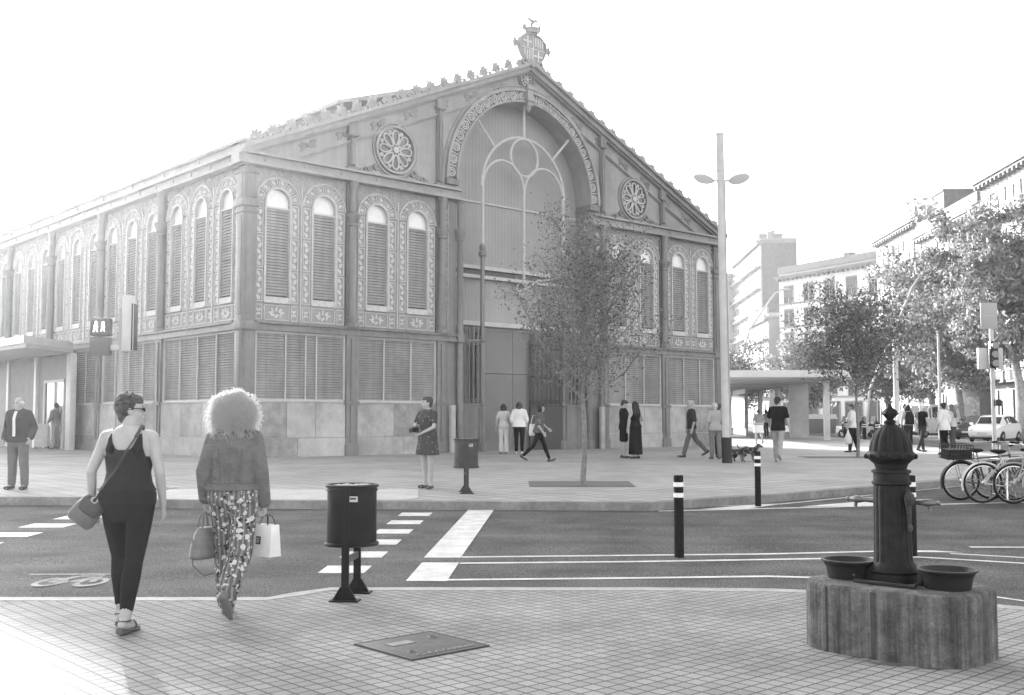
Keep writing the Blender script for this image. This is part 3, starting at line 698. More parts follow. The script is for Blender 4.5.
lf = gate('gate_leaf', 0, .5, 0, mm=mat('gate_black', .05, .5)); lf.location = (9.5, .15, 0); lf.rotation_euler = (0, 0, R(88))
m = MB()     # scroll brackets over the entrance
for k in range(3): m.torus(EF(11.6+.45*k, 6.0+.12*k, -.45), .22-.03*k, .03, 'y', 16, 6, a0=.4, a1=5.6)
etube(m, EF, [(11.1, 5.75, -.45), (11.8, 6.0, -.45), (12.5, 6.35, -.45), (13.3, 6.5, -.45)], .035); m.build('scroll_bracket', M_trim, hall)
# roof with raised lantern
m = MB()
for s_ in (-1, 1):
    a, b = AC, AC+s_*11.6
    q = [(a, rk(a)-.12), (b, rk(b)-.12), (b, rk(b)-.24), (a, rk(a)-.24)]
    p = [Vector(EF(x, h, -.28)) for x, h in q]; m.prism(p, (0, 50, 0))
    c0, c1 = AC+s_*.4, AC+s_*6.6
    q = [(c0, rk(c0)+.12), (c1, rk(c1)+.78), (c1, rk(c1)+.63), (c0, rk(c0)-.05)]
    m.prism([Vector(EF(x, h, -2.6)) for x, h in q], (0, 46, 0))
    c2 = AC+s_*6.3; m.span(EF(c2, rk(c2)-.2, -2.8), EF(c2-s_*.1, rk(c2)+.65, -48))
rf = m.build('roof', M_zinc, hall, smooth=False)
m = MB(); ebox(m, EF, .4, 22.5, 0, 9.1, -50, -49.7); ebox(m, EF, 22.6, 22.9, 0, 9.3, -50, -.35); ebox(m, EF, .1, .4, 0, 9.1, -50, -31.7); m.build('rear_wall', M_wall, hall, smooth=False)
m = MB(); ebox(m, EF, .3, 22.5, 4.0, 4.2, -35, -1.6); m.build('inner_floor', M_infill, hall, smooth=False)
# city arms on the gable apex: quartered shield, crown, bat, side leaves
m = MB(); cx, ch = AC, 14.85; d = .3
sh_ = [(-.02, .78), (.34, .7), (.62, .42), (.66, .05), (.5, -.35), (.26, -.68), (0, -.86), (-.26, -.68), (-.5, -.35), (-.66, .05), (-.62, .42), (-.34, .7)]
sh_ = [(x*1.06, h*.8) for x, h in sh_]
epoly(m, EF, [(cx+x, ch+h) for x, h in sh_], d-.08, d+.06); eframe(m, EF, [(cx+x, ch+h) for x, h in sh_][::-1], .06, d+.06, d+.12)
cr = m.build('coat_of_arms', M_wall, hall, smooth=False); m = MB()
for qx, qh, kind in ((-.29, .26, 0), (.29, .26, 1), (-.25, -.23, 1), (.25, -.23, 0)):
    if kind == 0: ebox(m, EF, cx+qx-.035, cx+qx+.035, ch+qh-.2, ch+qh+.2, d+.06, d+.1); ebox(m, EF, cx+qx-.24, cx+qx+.22, ch+qh-.035, ch+qh+.035, d+.06, d+.098)
    else:
        for k in range(4): ebox(m, EF, cx+qx-.2+k*.115, cx+qx-.15+k*.115, ch+qh-.19+.04*abs(k-1.5), ch+qh+.2, d+.06, d+.1)
ebox(m, EF, cx-.015, cx+.015, ch-.6, ch+.56, d+.06, d+.09); ebox(m, EF, cx-.58, cx+.58, ch+.0, ch+.03, d+.06, d+.092)
m.build('quartering', M_relief, cr, smooth=False); m = MB()
m.lathe([(.24, .62), (.26, .66), (.25, .7), (.3, .8)], EF(cx, ch, d-.02), 14)
for k in range(8):
    t = k*math.pi/4; m.ball(EF(cx+.3*math.cos(t), ch+.88, d-.02+.3*math.sin(t)), .055, 8); m.tube([EF(cx+.3*math.cos(t), ch+.78, d-.02+.3*math.sin(t)), EF(cx+.31*math.cos(t), ch+.9, d-.02+.31*math.sin(t))], .03, 5)
for q in (-1, 1):
    leaf(m, EF, cx+q*.36, ch+.8, .3, .18, 1.57-q*.5, d)
m.build('crown', M_wall, cr, ang=40); m = MB()
m.ball(EF(cx+.05, ch+1.08, d), (.06, .06, .11), 8); m.tube([EF(cx, ch+.7, d), EF(cx+.03, ch+1.02, d)], .03, 6)
for q in (-1, 1): epoly(m, EF, [(cx+.05, ch+1.12), (cx+.05+q*.14, ch+1.22), (cx+.05+q*.32, ch+1.16), (cx+.05+q*.22, ch+1.1), (cx+.05+q*.14, ch+1.08), (cx+.05, ch+1.02)], d-.01, d+.015)
m.build('bat', M_wall, cr, smooth=False); m = MB()
for q in (-1, 1):
    leaf(m, EF, cx+q*.85, ch+.1, .34, .2, 0, d); leaf(m, EF, cx+q*.85, ch+.2, .26, .16, 1.0*q, d); leaf(m, EF, cx+q*.85, ch, .26, .16, -1.0*q, d); etube(m, EF, [(cx+q*.6, ch+.1, d), (cx+q*.8, ch+.1, d)], .025, 6)
    leaf(m, EF, cx+q*.55, ch-.6, .5, .3, -q*.4, d-.05); earc(m, EF, cx+q*.4, ch-.5, .06, .13, 0, 6.28, 12, d-.05, d+.08)
m.build('side_leaves', M_wall, cr, smooth=False)
# ------------------------------------------------------------ entrance canopy on the left, canopy on the right
D1 = Vector((math.cos(AZ), math.sin(AZ), 0)); D2 = Vector((-math.sin(AZ), math.cos(AZ), 0)); Z = Vector((0, 0, 1))
M_white = mat('pale_metal', .55, .45, 2, .08, stain=.1)
M_wgrey = mat('weathered_white_metal', .5, .5, 3, .12, stain=.15)
M_soff = mat('canopy_soffit', .42, .7, 1.5, .08)
M_dpan = mat('dark_cladding', .16, .6, 2, .15)
M_black = mat('black_iron', .014, .55, 20, .3, .1, 60)
M_concrete = mat('smooth_concrete', .42, .8, 2.5, .15, .2, 40, stain=.2)
C0_ = Vector((-7.957, 31.8, .35)); P1 = C0_ + D2*11.9 - D1*.62
ec = empty('entrance_porch', P1, AZ, 'low entrance porch with a flat pale canopy on the side of the market hall', 'porch')
m = MB()   # local x = along d1, y = along d2
o = Matrix.Rotation(-AZ, 3, 'Z') @ Vector((-.35, -3.2, 0))
m.prism([(0, 0, 3.62), (o.x, o.y, 3.62), (o.x, o.y+26, 3.62), (0, 26, 3.62)], (0, 0, .14)); m.prism([(-.02, .05, 3.76), (o.x-.1, o.y-.1, 3.76), (o.x-.1, o.y+26, 3.76), (-.02, 26, 3.76)], (0, 0, .26), 1)
m.build('canopy_slab', [M_soff, M_white], ec, smooth=False)
m = MB(); m.span((-.1, -.05, -.05), (.12, .4, 3.6)); m.build('end_post', M_wgrey, ec, bevel=.01)
m = MB(); m.span((.1, .4, -.05), (.2, 1.0, 3.6)); m.span((.1, 1.0, 2.65), (.2, 3.2, 3.6)); m.span((.1, 3.2, -.05), (.2, 4.2, 3.6)); m.span((.1, 7.6, -.05), (.2, 25, 3.6)); m.build('porch_wall', mat('porch_cladding', .2, .6, 2, .1), ec, smooth=False)
m = MB(); m.span((.05, 4.2, -.05), (.14, 7.35, 3.6)); m.build('dark_panel', M_dpan, ec, smooth=False)
for y0_, y1_ in ((7.35, 7.6), (3.95, 4.2)): m = MB(); m.span((-.02, y0_, -.05), (.2, y1_, 3.6)); m.build('light_post', M_white, ec, smooth=False)
m = MB()
for y in (1.0, 1.95, 3.1): m.span((.04, y, -.05), (.14, y+.1, 2.65))
m.span((.04, 1.0, 2.57), (.14, 3.2, 2.66)); fr = m.build('door_frame', M_wgrey, ec, smooth=False)
m = MB(); m.span((.09, 1.1, .0), (.11, 1.95, 2.57)); m.build('lit_glass', mat('lit_door_glass', .55, .2, 1.5, .25, spec=.8), fr, smooth=False)  # brightness of this pane is put into its pale colour, nothing glows
m = MB(); m.span((.09, 2.05, 0), (.11, 3.1, 2.57)); m.build('dark_glass', M_dglass, fr, smooth=False)
m = MB()
for k in range(9): m.ball((.02, 1.25+.08*k, 1.45+.11*math.sin(k*2.1)), (.05, .09, .12), 8)
for k in range(5): m.ball((.02, 1.2+.14*k, .75+.2*math.sin(k*1.3)), (.05, .07, .16), 8)
m.build('goods_behind_glass', mat('shop_goods', .25, .8, 6, .5), fr)
# right hand canopy
rc = empty('market_canopy', (17.2, 58.8, .35), R(-4), 'long flat white canopy on slim posts beside the market hall', 'canopy')
m = MB(); m.span((-8.8, -1.6, 3.32), (.45, 60, 3.38), 0); m.span((-9, -1.8, 3.38), (.9, 60, 3.74), 1)
for k in range(9): m.span((-8.6, .2+k*7.5, 3.22), (.2, .5+k*7.5, 3.33), 0)
m.build('canopy_slab', [M_soff, M_white], rc, smooth=False)
for k in range(7):
    if k == 1: continue
    m = MB(); m.span((-.2, -.15+7.5*k, -.05), (.1, .15+7.5*k, 3.25)); m.build('post', M_wgrey, rc, bevel=.02)
m = MB(); m.span((-.75, 7.0, -.05), (.4, 7.3, 3.3)); m.build('end_wall', M_concrete, rc, smooth=False)
for k in range(2, 7):
    m = MB(); m.span((-2.2, 7.5*k+.4, 0), (-2.1, 7.5*k+6.9, .5)); m.span((-2.2, 7.5*k+.4, 2.9), (-2.1, 7.5*k+6.9, 3.25)); w_ = m.build('stall_front', M_white, rc, smooth=False)
    m = MB(); m.span((-2.25, 7.5*k+.4, .5), (-2.2, 7.5*k+6.9, 2.9)); m.build('stall_opening', M_dglass, w_, smooth=False)
m = MB(); m.span((-9, 14, 0), (-4.3, 14.2, 3.3)); m.span((-9, 30, 0), (-4.3, 30.2, 3.3)); m.build('cross_wall', M_dpan, rc, smooth=False)

# ------------------------------------------------------------ apartment houses along the street on the right
M_fac = [mat('render_pale', .30, .85, .8, .08, stain=.15), mat('render_cream', .25, .85, 1, .1, stain=.15), mat('render_grey', .21, .85, .9, .1, stain=.2)]
M_fac.append(mat('render_brightened', .6, .8, .8, .06, stain=.1))  # raised base value makes the shaded plain facade read as brightly lit
M_brick = mat('brick_side', .13, .9, 14, .3, .2, 40, stain=.25)
M_win = mat('window_glass', .03, .25, 1, .3, spec=.25)
M_shut = mat('shutters', .1, .7, 30, .15)
M_rail = mat('balcony_iron', .06, .5)
def house(pos, az, Wd, Dp, Hh, floors, bays, label, style=0, side=None, extras=(), ground=4.2, front=True, group=None):
    """local x along the facade, y depth behind it (facade faces -y)"""
    b = empty('apartment_house', (pos[0], pos[1], .35), az, label, 'building', group)
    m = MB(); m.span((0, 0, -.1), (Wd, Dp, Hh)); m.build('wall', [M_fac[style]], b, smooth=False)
    if side is not None:
        m = MB(); m.span((side-.06, .3, 5), (side+.06, Dp-.2, Hh-.4)); m.build('party_wall', M_brick, b, smooth=False)
    m = MB(); m.span((-.15, -.55, Hh-.9), (Wd+.15, Dp, Hh-.7)); m.span((-.2, -.75, Hh-.7), (Wd+.2, Dp, Hh-.45)); m.span((-.05, -.2, Hh-.1), (Wd+.05, .1, Hh+.9))
    k = 0
    while k < Wd: m.span((k+.2, -.6, Hh-1.2), (k+.45, -.0, Hh-.9)); k += .9
    for f in range(1, floors): m.span((-.04, -.1, ground+(f-1)*(Hh-1.2-ground)/(floors-1)-.12), (Wd+.04, 0, ground+(f-1)*(Hh-1.2-ground)/(floors-1)+.12))
    m.build('cornice', M_fac[(style+1) % 3], b, smooth=False)
    fh = (Hh-1.2-ground)/(floors-1); bw_ = Wd/bays
    for f in range(floors):
        z0 = .1 if f == 0 else ground+(f-1)*fh
        hh = ground-.9 if f == 0 else fh*.72
        for q in range(bays):
            x = bw_*(q+.5); ww = (.36 if f == 0 else .2)*bw_
            m = MB()
            for a0, a1, c0, c1 in ((x-ww-.16, x-ww, z0+.1, z0+hh+.2), (x+ww, x+ww+.16, z0+.1, z0+hh+.2), (x-ww, x+ww, z0+hh, z0+hh+.22)): m.span((a0, -.09, c0), (a1, .03, c1))
            if f == 0 and style == 1: m.span((x-ww, -.1, z0+hh-.7), (x+ww, -.02, z0+hh))
            wn = m.build('window', M_fac[(style+2) % 3], b, smooth=False)
            m = MB(); m.span((x-ww, -.012, z0+.1), (x+ww, .02, z0+hh)); m.span((x-.03, -.04, z0+.1), (x+.03, 0, z0+hh), 1)
            if (q*7+f*3) % 5 < 2 and f: m.span((x-ww, -.05, z0+hh*.4), (x+ww, -.014, z0+hh), 2)
            m.build('pane', [M_win, M_white, M_shut], wn, smooth=False)
            if f and style < 2:
                m = MB(); m.span((x-bw_*.4, -.85, z0-.02), (x+bw_*.4, 0, z0+.12), 1)
                for i in range(15):
                    xx = x-bw_*.38+i*bw_*.76/14; m.span((xx-.02, -.82, z0+.12), (xx+.02, -.79, z0+1.0))
                m.span((x-bw_*.4, -.84, z0+.98), (x+bw_*.4, -.78, z0+1.05))
                for s_ in (-1, 1): m.span((x+s_*bw_*.39-.02, -.82, z0+.12), (x+s_*bw_*.39+.02, 0, z0+.2)); m.span((x+s_*bw_*.39-.02, -.82, z0+.98), (x+s_*bw_*.39+.02, 0, z0+1.05))
                m.build('balcony', [M_rail, M_fac[0]], b, smooth=False)
    for kind, x, y, sx, sy, h in extras:
        m = MB()
        if kind == 'chimney': m.span((x, y, Hh-.5), (x+sx, y+sy, Hh+h)); m.span((x-.1, y-.1, Hh+h), (x+sx+.1, y+sy+.1, Hh+h+.2)); m.build('chimney', M_brick if sx > 3 else M_fac[1], b, smooth=False)
        elif kind == 'penthouse': m.span((x, y, Hh-.5), (x+sx, y+sy, Hh+h)); m.span((x-.2, y-.2, Hh+h), (x+sx+.2, y+sy+.2, Hh+h+.25)); m.build('penthouse', M_fac[2], b, smooth=False)
        elif kind == 'antenna':
            m.tube([(x, y, Hh-.3), (x, y, Hh+h)], .06, 6)
            for i in range(4): m.tube([(x-.6+.1*i, y, Hh+h-.3-.3*i), (x+.6-.1*i, y, Hh+h-.3-.3*i)], .035, 5)
            m.build('antenna', M_rail, b)
        elif kind == 'dish':
            m.lathe([(0, 0), (.5, .08), (.85, .25), (.87, .25), (.5, .02), (0, -.05)], (0, 0, 0), 18, cap=False); m.tube([(0, 0, -.1), (0, .0, -1.4)], .06, 6)
            d_ = m.build('satellite_dish', M_white, b); d_.location = (x, y, Hh+h); d_.rotation_euler = (R(70), 0, 0)
    return b
SA = R(90-2.86)          # street direction
sd = Vector((math.cos(SA), math.sin(SA)))
def on_street(Y): return (37+.05*Y, Y)
# facade faces the street (towards -x): run the facade from far to near so that local -y points at the street
def street_house(Y0, Y1, **k):
    p = on_street(Y1); return house(p, SA+math.pi, Y1-Y0, 14, **k)
street_house(58, 79, Hh=24.5, floors=6, bays=6, label='tallest pale apartment house above the shop awning and the plane trees', style=0, extras=[('penthouse', 9, 2, 11, 9, 3.5), ('antenna', 3, 4, 0, 0, 5), ('chimney', 16, 5, 1, 1, 2)])
street_house(79.2, 95, Hh=22.6, floors=6, bays=5, label='pale apartment house carrying a satellite dish on its roof', style=1, extras=[('dish', 3.5, 2, 0, 0, 2.4), ('antenna', 8, 4, 0, 0, 4.5), ('chimney', 12, 3, 1, 1, 1.8)])
street_house(95.2, 112, Hh=20.6, floors=6, bays=5, label='lower pale apartment house with a dark brick block on its roof', style=2, extras=[('chimney', 1.5, 1.0, 3.6, 4, 3.4), ('antenna', 9, 3, 0, 0, 6), ('chimney', 13, 2, .9, .9, 1.8)])
street_house(112.2, 127, Hh=22.6, floors=6, bays=4, label='corner apartment house with iron balconies and a deep eaves cornice', style=1, extras=[('penthouse', .5, 3, 6, 8, 2.2), ('antenna', 12, 2, 0, 0, 4), ('antenna', 6, 6, 0, 0, 5), ('chimney', 10, 2, 1, 1, 1.6)])
# block across the side street: plain pale facade with big windows
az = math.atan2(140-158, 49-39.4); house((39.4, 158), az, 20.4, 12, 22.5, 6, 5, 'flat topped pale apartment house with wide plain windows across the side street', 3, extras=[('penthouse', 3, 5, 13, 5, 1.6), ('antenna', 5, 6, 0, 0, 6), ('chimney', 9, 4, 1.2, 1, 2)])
def row(x, Y0, Y1, dp=9, **k): return house((x, Y1), SA+math.pi, Y1-Y0, dp, **k)
row(39.0, 160, 176, Hh=17, floors=5, bays=5, label='slim old apartment house with balconies left of the plain facade', style=0)
row(42.4, 176.2, 205, 6, Hh=31, floors=8, bays=8, label='tall apartment house with a windowless brick side wall', style=1, side=28.8, extras=[('chimney', 24, 2, .8, .8, 1.5), ('chimney', 21, 3, .8, .8, 2.2), ('penthouse', 12, 1, 10, 4, 1.6), ('antenna', 16, 3, 0, 0, 4)])
row(40.5, 205.2, 240, Hh=29, floors=8, bays=9, label='distant apartment tower with stacked corner balconies', style=0, extras=[('penthouse', 4, 2, 7, 5, 2)])
row(42.5, 240.2, 300, Hh=24, floors=7, bays=12, label='farthest pale apartment house at the end of the street', style=2)
# ground floor shops under the near house: awning and dark shop mouth
aw = empty('shop_awning', (on_street(70)[0], 70, .35), SA+math.pi, 'pale shop awning over a dark shop front at the right edge', 'awning')
m = MB(); m.prism([(-6, 0, 3.9), (9, 0, 3.9), (9, -2.2, 3.0), (-6, -2.2, 3.0)], (0, 0, .06)); m.prism([(-6, -2.22, 3.05), (9, -2.22, 3.05), (9, -2.2, 2.5), (-6, -2.2, 2.5)], (0, -.02, 0)); m.build('cloth', M_white, aw, smooth=False)
m = MB(); [m.tube([(x, 0, 3.3), (x, -2.1, 3.0)], .03, 6) for x in (-5.9, 1.5, 8.9)]; m.build('arm', M_rail, aw)

# ------------------------------------------------------------ trees
def leaf_mat(name, a, b, tr=.4):
    m = bpy.data.materials.new(name); m.use_nodes = True; t = m.node_tree; p = t.nodes['Principled BSDF']; N = t.nodes.new; L = t.links.new
    g = N('ShaderNodeNewGeometry'); r = N('ShaderNodeMapRange'); r.inputs[3].default_value = a; r.inputs[4].default_value = b
    L(g.outputs['Random Per Island'], r.inputs[0]); L(r.outputs[0], p.inputs['Base Color']); p.inputs['Roughness'].default_value = .45
    d = N('ShaderNodeBsdfTranslucent'); mx = N('ShaderNodeMixShader'); mx.inputs[0].default_value = tr; L(r.outputs[0], d.inputs[0])
    L(p.outputs[0], mx.inputs[1]); L(d.outputs[0], mx.inputs[2]); L(mx.outputs[0], t.nodes['Material Output'].inputs['Surface']); return m
M_leaf = leaf_mat('street_tree_leaves', .05, .26); M_leaf2 = leaf_mat('plane_tree_leaves', .06, .34); M_leaf3 = leaf_mat('dark_leaves', .04, .12, .3)
M_bark = mat('bark', .17, .9, 14, .4, .6, 25); M_bark2 = mat('mottled_plane_bark', .3, .85, 5, .4, .4, 20)
def leafquad(mb, p, s, rr):
    n = Vector((rr.gauss(0, 1), rr.gauss(0, 1), rr.gauss(.5, .8))).normalized(); a = n.orthogonal().normalized()
    a = Matrix.Rotation(rr.uniform(0, 6.28), 3, n) @ a; b = n.cross(a); s *= rr.uniform(.65, 1.25)
    mb.add([p-a*s, p-a*s*.2+b*s*.42+n*s*.12, p+a*s, p-a*s*.2-b*s*.42+n*s*.12], [(0, 1, 2), (0, 2, 3)])
def young_tree(pos, H, clear, rad, seed, label, leaves, lsize, lm, lean=0, group=None, fork=26):
    rr = random.Random(seed); t = empty('street_tree', pos, 0, label, 'tree', group)
    m = MB(); lf = MB(); pts = []; n = 9
    for i in range(n+1):
        z = H*.94*i/n; pts.append(Vector((lean*z+.03*math.sin(i*1.3), .03*math.cos(i), z)))
    m.tube(pts, [max(.008, .058*(1-i/n)**.8*H/5.4) for i in range(n+1)], 9)
    def at_(z): f = z/(H*.94)*n; i = min(n-1, int(f)); return pts[i].lerp(pts[i+1], f-i)
    tips = []
    for k in range(fork):
        z = clear+(H*.86-clear)*(k/fork)**1.15; az_ = k*2.4+rr.uniform(-.3, .3); f = (z-clear)/(H-clear)
        Lb = rad*(1.05 if f < .1 else 1.25-.95*f)*rr.uniform(.75, 1.15); rise = Lb*rr.uniform(.75, 1.25)
        p0 = at_(z); q = [p0]
        for j in range(1, 6):
            u = j/5; q.append(p0+Vector((math.cos(az_)*Lb*u, math.sin(az_)*Lb*u, rise*(u**1.25))) + Vector((rr.gauss(0, .05), rr.gauss(0, .05), rr.gauss(0, .04)))*Lb)
        m.tube(q, [.026*(1-f*.5)*(1-.85*j/5)*H/5.4+.004 for j in range(6)], 5); tips += q[2:]*(3 if f < .3 else 2 if f < .6 else 1)
        for s_ in range(5):
            j = rr.randint(1, 4); b0 = q[j].lerp(q[j+1], rr.random()); d = Vector((rr.gauss(0, 1), rr.gauss(0, 1), rr.uniform(.1, 1.2))).normalized()*Lb*rr.uniform(.25, .5)
            q2 = [b0, b0+d*.5+Vector((0, 0, .03)), b0+d]; m.tube(q2, [.009, .006, .003], 4); tips += [b0+d*.5, b0+d, b0+d*.8]
    for i in range(leaves):
        p = rr.choice(tips); s_ = .13*rad
        leafquad(lf, p+Vector((rr.gauss(0, s_), rr.gauss(0, s_), rr.gauss(0, s_))), lsize, rr)
    m.build('trunk', M_bark, t); lf.build('crown', lm, t, recalc=False, smooth=False); return t
def big_tree(pos, H, rad, seed, label, leaves, lsize, lm, zc=.62, group=None, trunk=.28):
    rr = random.Random(seed); t = empty('plane_tree', pos, 0, label, 'tree', group); m = MB(); lf = MB()
    fz = H*.3; pts = [Vector((.12*math.sin(i), .1*math.cos(i*1.4), fz*i/4)) for i in range(5)]; m.tube(pts, [trunk*(1.15-.1*i) for i in range(5)], 10)
    cl = []
    for k in range(8):
        az_ = k*.785*1.0+rr.uniform(-.3, .3); o_ = rad*rr.uniform(.35, .8); zt = H*rr.uniform(.55, .9)
        q = [pts[-1]+Vector((math.cos(az_)*o_*u**.8, math.sin(az_)*o_*u**.8, (zt-fz)*u)) + Vector((rr.gauss(0, .1), rr.gauss(0, .1), 0))*u for u in (0, .25, .5, .75, 1)]
        m.tube(q, [trunk*.55*(1-.8*u) for u in (0, .25, .5, .75, 1)], 7)
        for j in range(8):
            b0 = q[rr.randint(1, 4)]; d = Vector((rr.gauss(0, 1), rr.gauss(0, 1), rr.gauss(.1, .7))).normalized()*rad*rr.uniform(.3, .65)
            m.tube([b0, b0+d*.5, b0+d], [.06, .04, .015], 5); cl.append((b0+d, rad*rr.uniform(.16, .3))); cl.append((b0+d*.55, rad*rr.uniform(.14, .24)))
    for k in range(30):
        v = Vector((rr.gauss(0, 1), rr.gauss(0, 1), rr.gauss(0, 1))).normalized(); cl.append((Vector((v.x*rad*.85, v.y*rad*.85, H*zc+v.z*H*.33)), rad*rr.uniform(.14, .27)))
    for i in range(leaves):
        c, r = rr.choice(cl); v = Vector((rr.gauss(0, 1), rr.gauss(0, 1), rr.gauss(0, 1))).normalized()*r*rr.random()**.4; v.z *= .75
        p = c+v
        if p.z > H*.22: leafquad(lf, p, lsize, rr)
    m.build('trunk', M_bark2, t); lf.build('crown', lm, t, recalc=False, smooth=False); return t
young_tree((1.33, 20.4, zg(20.4)), 5.35, 1.6, 1.28, 3, 'slender young street tree growing from the pit in front of the hall entrance', 12000, .036, M_leaf, .02)
young_tree((10.3, 32.2, .35), 4.75, 1.8, 1.6, 5, 'thicker young street tree on the plaza right of the canopy', 9000, .058, M_leaf, 0)
G = 'plane trees along the far street'
for i, (x, y, H, r, n, lab) in enumerate([
    (29.4, 62.5, 14.6, 4.6, 24000, 'tallest leafy plane tree standing over the white parked car'),
    (30.6, 74, 13.6, 4.8, 22000, 'broad plane tree behind the advertising column'),
    (33.4, 86, 12.6, 4.8, 16000, 'plane tree left of the tall street houses, crown under the roof line'),
    (32.4, 93, 11.6, 4.6, 13000, 'plane tree behind the young plaza tree'),
    (28.6, 104, 9.6, 4.0, 9000, 'smaller plane tree between the canopy and the slanting street lamp'),
    (35.5, 66, 14.0, 5.0, 12000, 'plane tree beside the shop awning, beyond the tallest tree')]):
    big_tree((x, y, .35), H, r, 20+i, lab, n, .17 if i < 2 else .2, M_leaf2, group=G)
big_tree((23.5, 112, .35), 9.6, 4.0, 40, 'dark bushy tree rising behind the flat canopy roof', 5000, .2, M_leaf3, group=None)

# ------------------------------------------------------------ lamps, signals, bollards, bins
def lamp():
    t = empty('street_lamp', (5.72, 28.94, .33), 0, 'tall pale street lamp with two oval lamp heads and a black base', 'street lamp')
    m = MB(); m.tube([(.03, 0, .68), (-.05, 0, 8.92)], [.125, .105], 16); m.build('pole', M_wgrey, t); m = MB(); m.tube([(.03, 0, -.02), (.03, 0, .68)], [.135, .135], 16); m.build('black_base', M_black, t)
    m = MB(); m.tube([(-.04, 0, 7.9), (-.04, 0, 7.96)], .125, 16); m.build('collar', M_wgrey, t); m = MB(); m.tube([(-.05, 0, 8.9), (-.05, 0, 8.95)], .115, 16); m.build('cap', M_wgrey, t)
    for s_ in (-1, 1): m = MB(); m.tube([(-.04, 0, 7.6), (s_*.22-.03, -.0, 7.66)], .03, 8); m.build('bracket', M_wgrey, t)
    for s_, tilt in ((-1, 12), (1, -20)):
        m = MB(); m.lathe([(0, .05), (.1, .05), (.25, .03), (.3, 0), (.25, -.04), (0, -.06)], (0, 0, 0), 20, sx=1, sy=.75, cap=False); q = m.build('lamp_head', mat('lamp_shell', .35, .4), t); q.location = (s_*.48-.03, -.05, 7.68); q.rotation_euler = (R(48), R(tilt), 0)
    m = MB(); m.tube([(.1, -.1, .7), (.06, -.1, 7.6)], .008, 5); m.build('cable', mat('grey_cable', .2, .6), t)
lamp()
def far_lamp(x0, y0, pts, label, r=.09):
    t = empty('street_lamp', (x0, y0, .35), 0, label, 'street lamp'); m = MB(); m.tube(pts, r, 8); m.build('pole', M_wgrey, t)
    p = Vector(pts[-1]); d = (p-Vector(pts[-2])).normalized(); m = MB(); m.ball(p+d*.6, (.75, .28, .13), 10); m.build('lamp_head', M_wgrey, t)
far_lamp(22.6, 69, [(0, 0, 0), (.3, 0, 3), (3.2, 0, 9.6), (3.9, 0, 10.6), (4.4, 0, 10.75)], 'slanting street lamp leaning out of the tree crowns')
far_lamp(24.6, 118, [(0, 0, 0), (.1, 0, 6), (1.5, 0, 11), (4.4, 0, 15.0), (5, 0, 15.2)], 'distant bent street lamp before the balcony houses', .12)
def pole_(x, y, h, r, label):
    t = empty('lamp_post', (x, y, .35), 0, label, 'post'); m = MB(); m.tube([(0, 0, 0), (0, 0, h)], [r, r*.8], 10); m.build('pole', M_wgrey, t); m = MB(); m.tube([(0, 0, -.02), (0, 0, .6)], r*1.5, 10); m.build('foot', M_wgrey, t)
pole_(15.9, 44.6, 4.3, .13, 'pale steel post standing behind the drinking fountain')
pole_(26.2, 66, 6.4, .1, 'thin grey post among the plane trees')
def signal(x, y, z, label, kind):
    t = empty('traffic_light', (x, y, z), 0, label, 'traffic light'); m = MB()
    H = 3.35 if kind == 0 else 5.3
    m.tube([(0, 0, -.02), (0, 0, H)], .055 if kind == 0 else .08, 10); m.tube([(0, 0, -.02), (0, 0, .25)], .1, 10); m.build('pole', M_wgrey if kind else mat('signal_pole', .3, .5), t)
    M_lens = mat('signal_lens', .03, .2); M_off = mat('signal_box', .07, .5)
    if kind == 0:
        m = MB(); m.box((-.36, -.05, 3.0), (.36, .22, .34)); m.box((-.36, -.05, 2.64), (.36, .22, .34)); b = m.build('signal_head', M_off, t, bevel=.03)
        m = MB()
        for q in (-.06, .075):   # walking figures
            c = Vector((-.36+q, -.166, 3.0)); s_ = .85 if q < 0 else .75
            m.ball(c+Vector((0, 0, .095*s_)), (.026, .006, .028), 8); m.prism([c+Vector((x_*s_, 0, z_*s_)) for x_, z_ in ((-.025, .065), (.025, .065), (.05, -.01), (.02, -.02), (.05, -.115), (.02, -.115), (-.005, -.04), (-.035, -.115), (-.065, -.115), (-.028, -.02), (-.05, .0))], (0, -.004, 0))
        e = bpy.data.materials.new('lit_signal'); e.use_nodes = True; e.node_tree.nodes['Principled BSDF'].inputs['Emission Color'].default_value = (1, 1, 1, 1); e.node_tree.nodes['Principled BSDF'].inputs['Emission Strength'].default_value = .5
        m.build('walking_figures', e, b); m = MB(); m.box((-.15, 0, 2.62), (.34, .1, .1)); m.box((.12, .02, 3.08), (.18, .2, 1.05), 0); m.box((.24, .0, 3.0), (.05, .24, .9), 1); m.build('bracket', [M_wgrey, M_black], t, bevel=.01)
    else:
        m = MB(); m.box((0, -.12, 3.55), (.28, .24, 1.0)); b = m.build('signal_head', M_black, t, bevel=.03); m = MB()
        for k in range(3): m.tube([(0, -.25, 3.22+.33*k), (0, -.32, 3.22+.33*k)], .125, 14)
        m.build('lens', mat('signal_lens_pale', .2, .3), b); m = MB(); m.box((-.36, 0, 3.4), (.36, .12, .8)); m.box((.3, .02, 3.4), (.2, .1, .8)); m.build('back_board', M_wgrey, t, bevel=.02)
        m = MB(); m.box((-.12, -.1, 5.0), (.62, .03, .98)); m.box((-.12, -.12, 5.0), (.6, .012, .02), 1); m.build('sign_panel', [mat('sign_face', .32, .5), M_white], t, bevel=.01); m = MB(); m.box((.1, -.12, 1.75), (.22, .16, .24)); m.build('push_button', M_black, t, bevel=.01)
signal(-7.35, 20.2, .22, 'pedestrian signal showing two lit walking figures beside the crossing', 0)
signal(17.95, 40.2, .35, 'tall traffic light with three lenses and a sign on top at the right', 1)
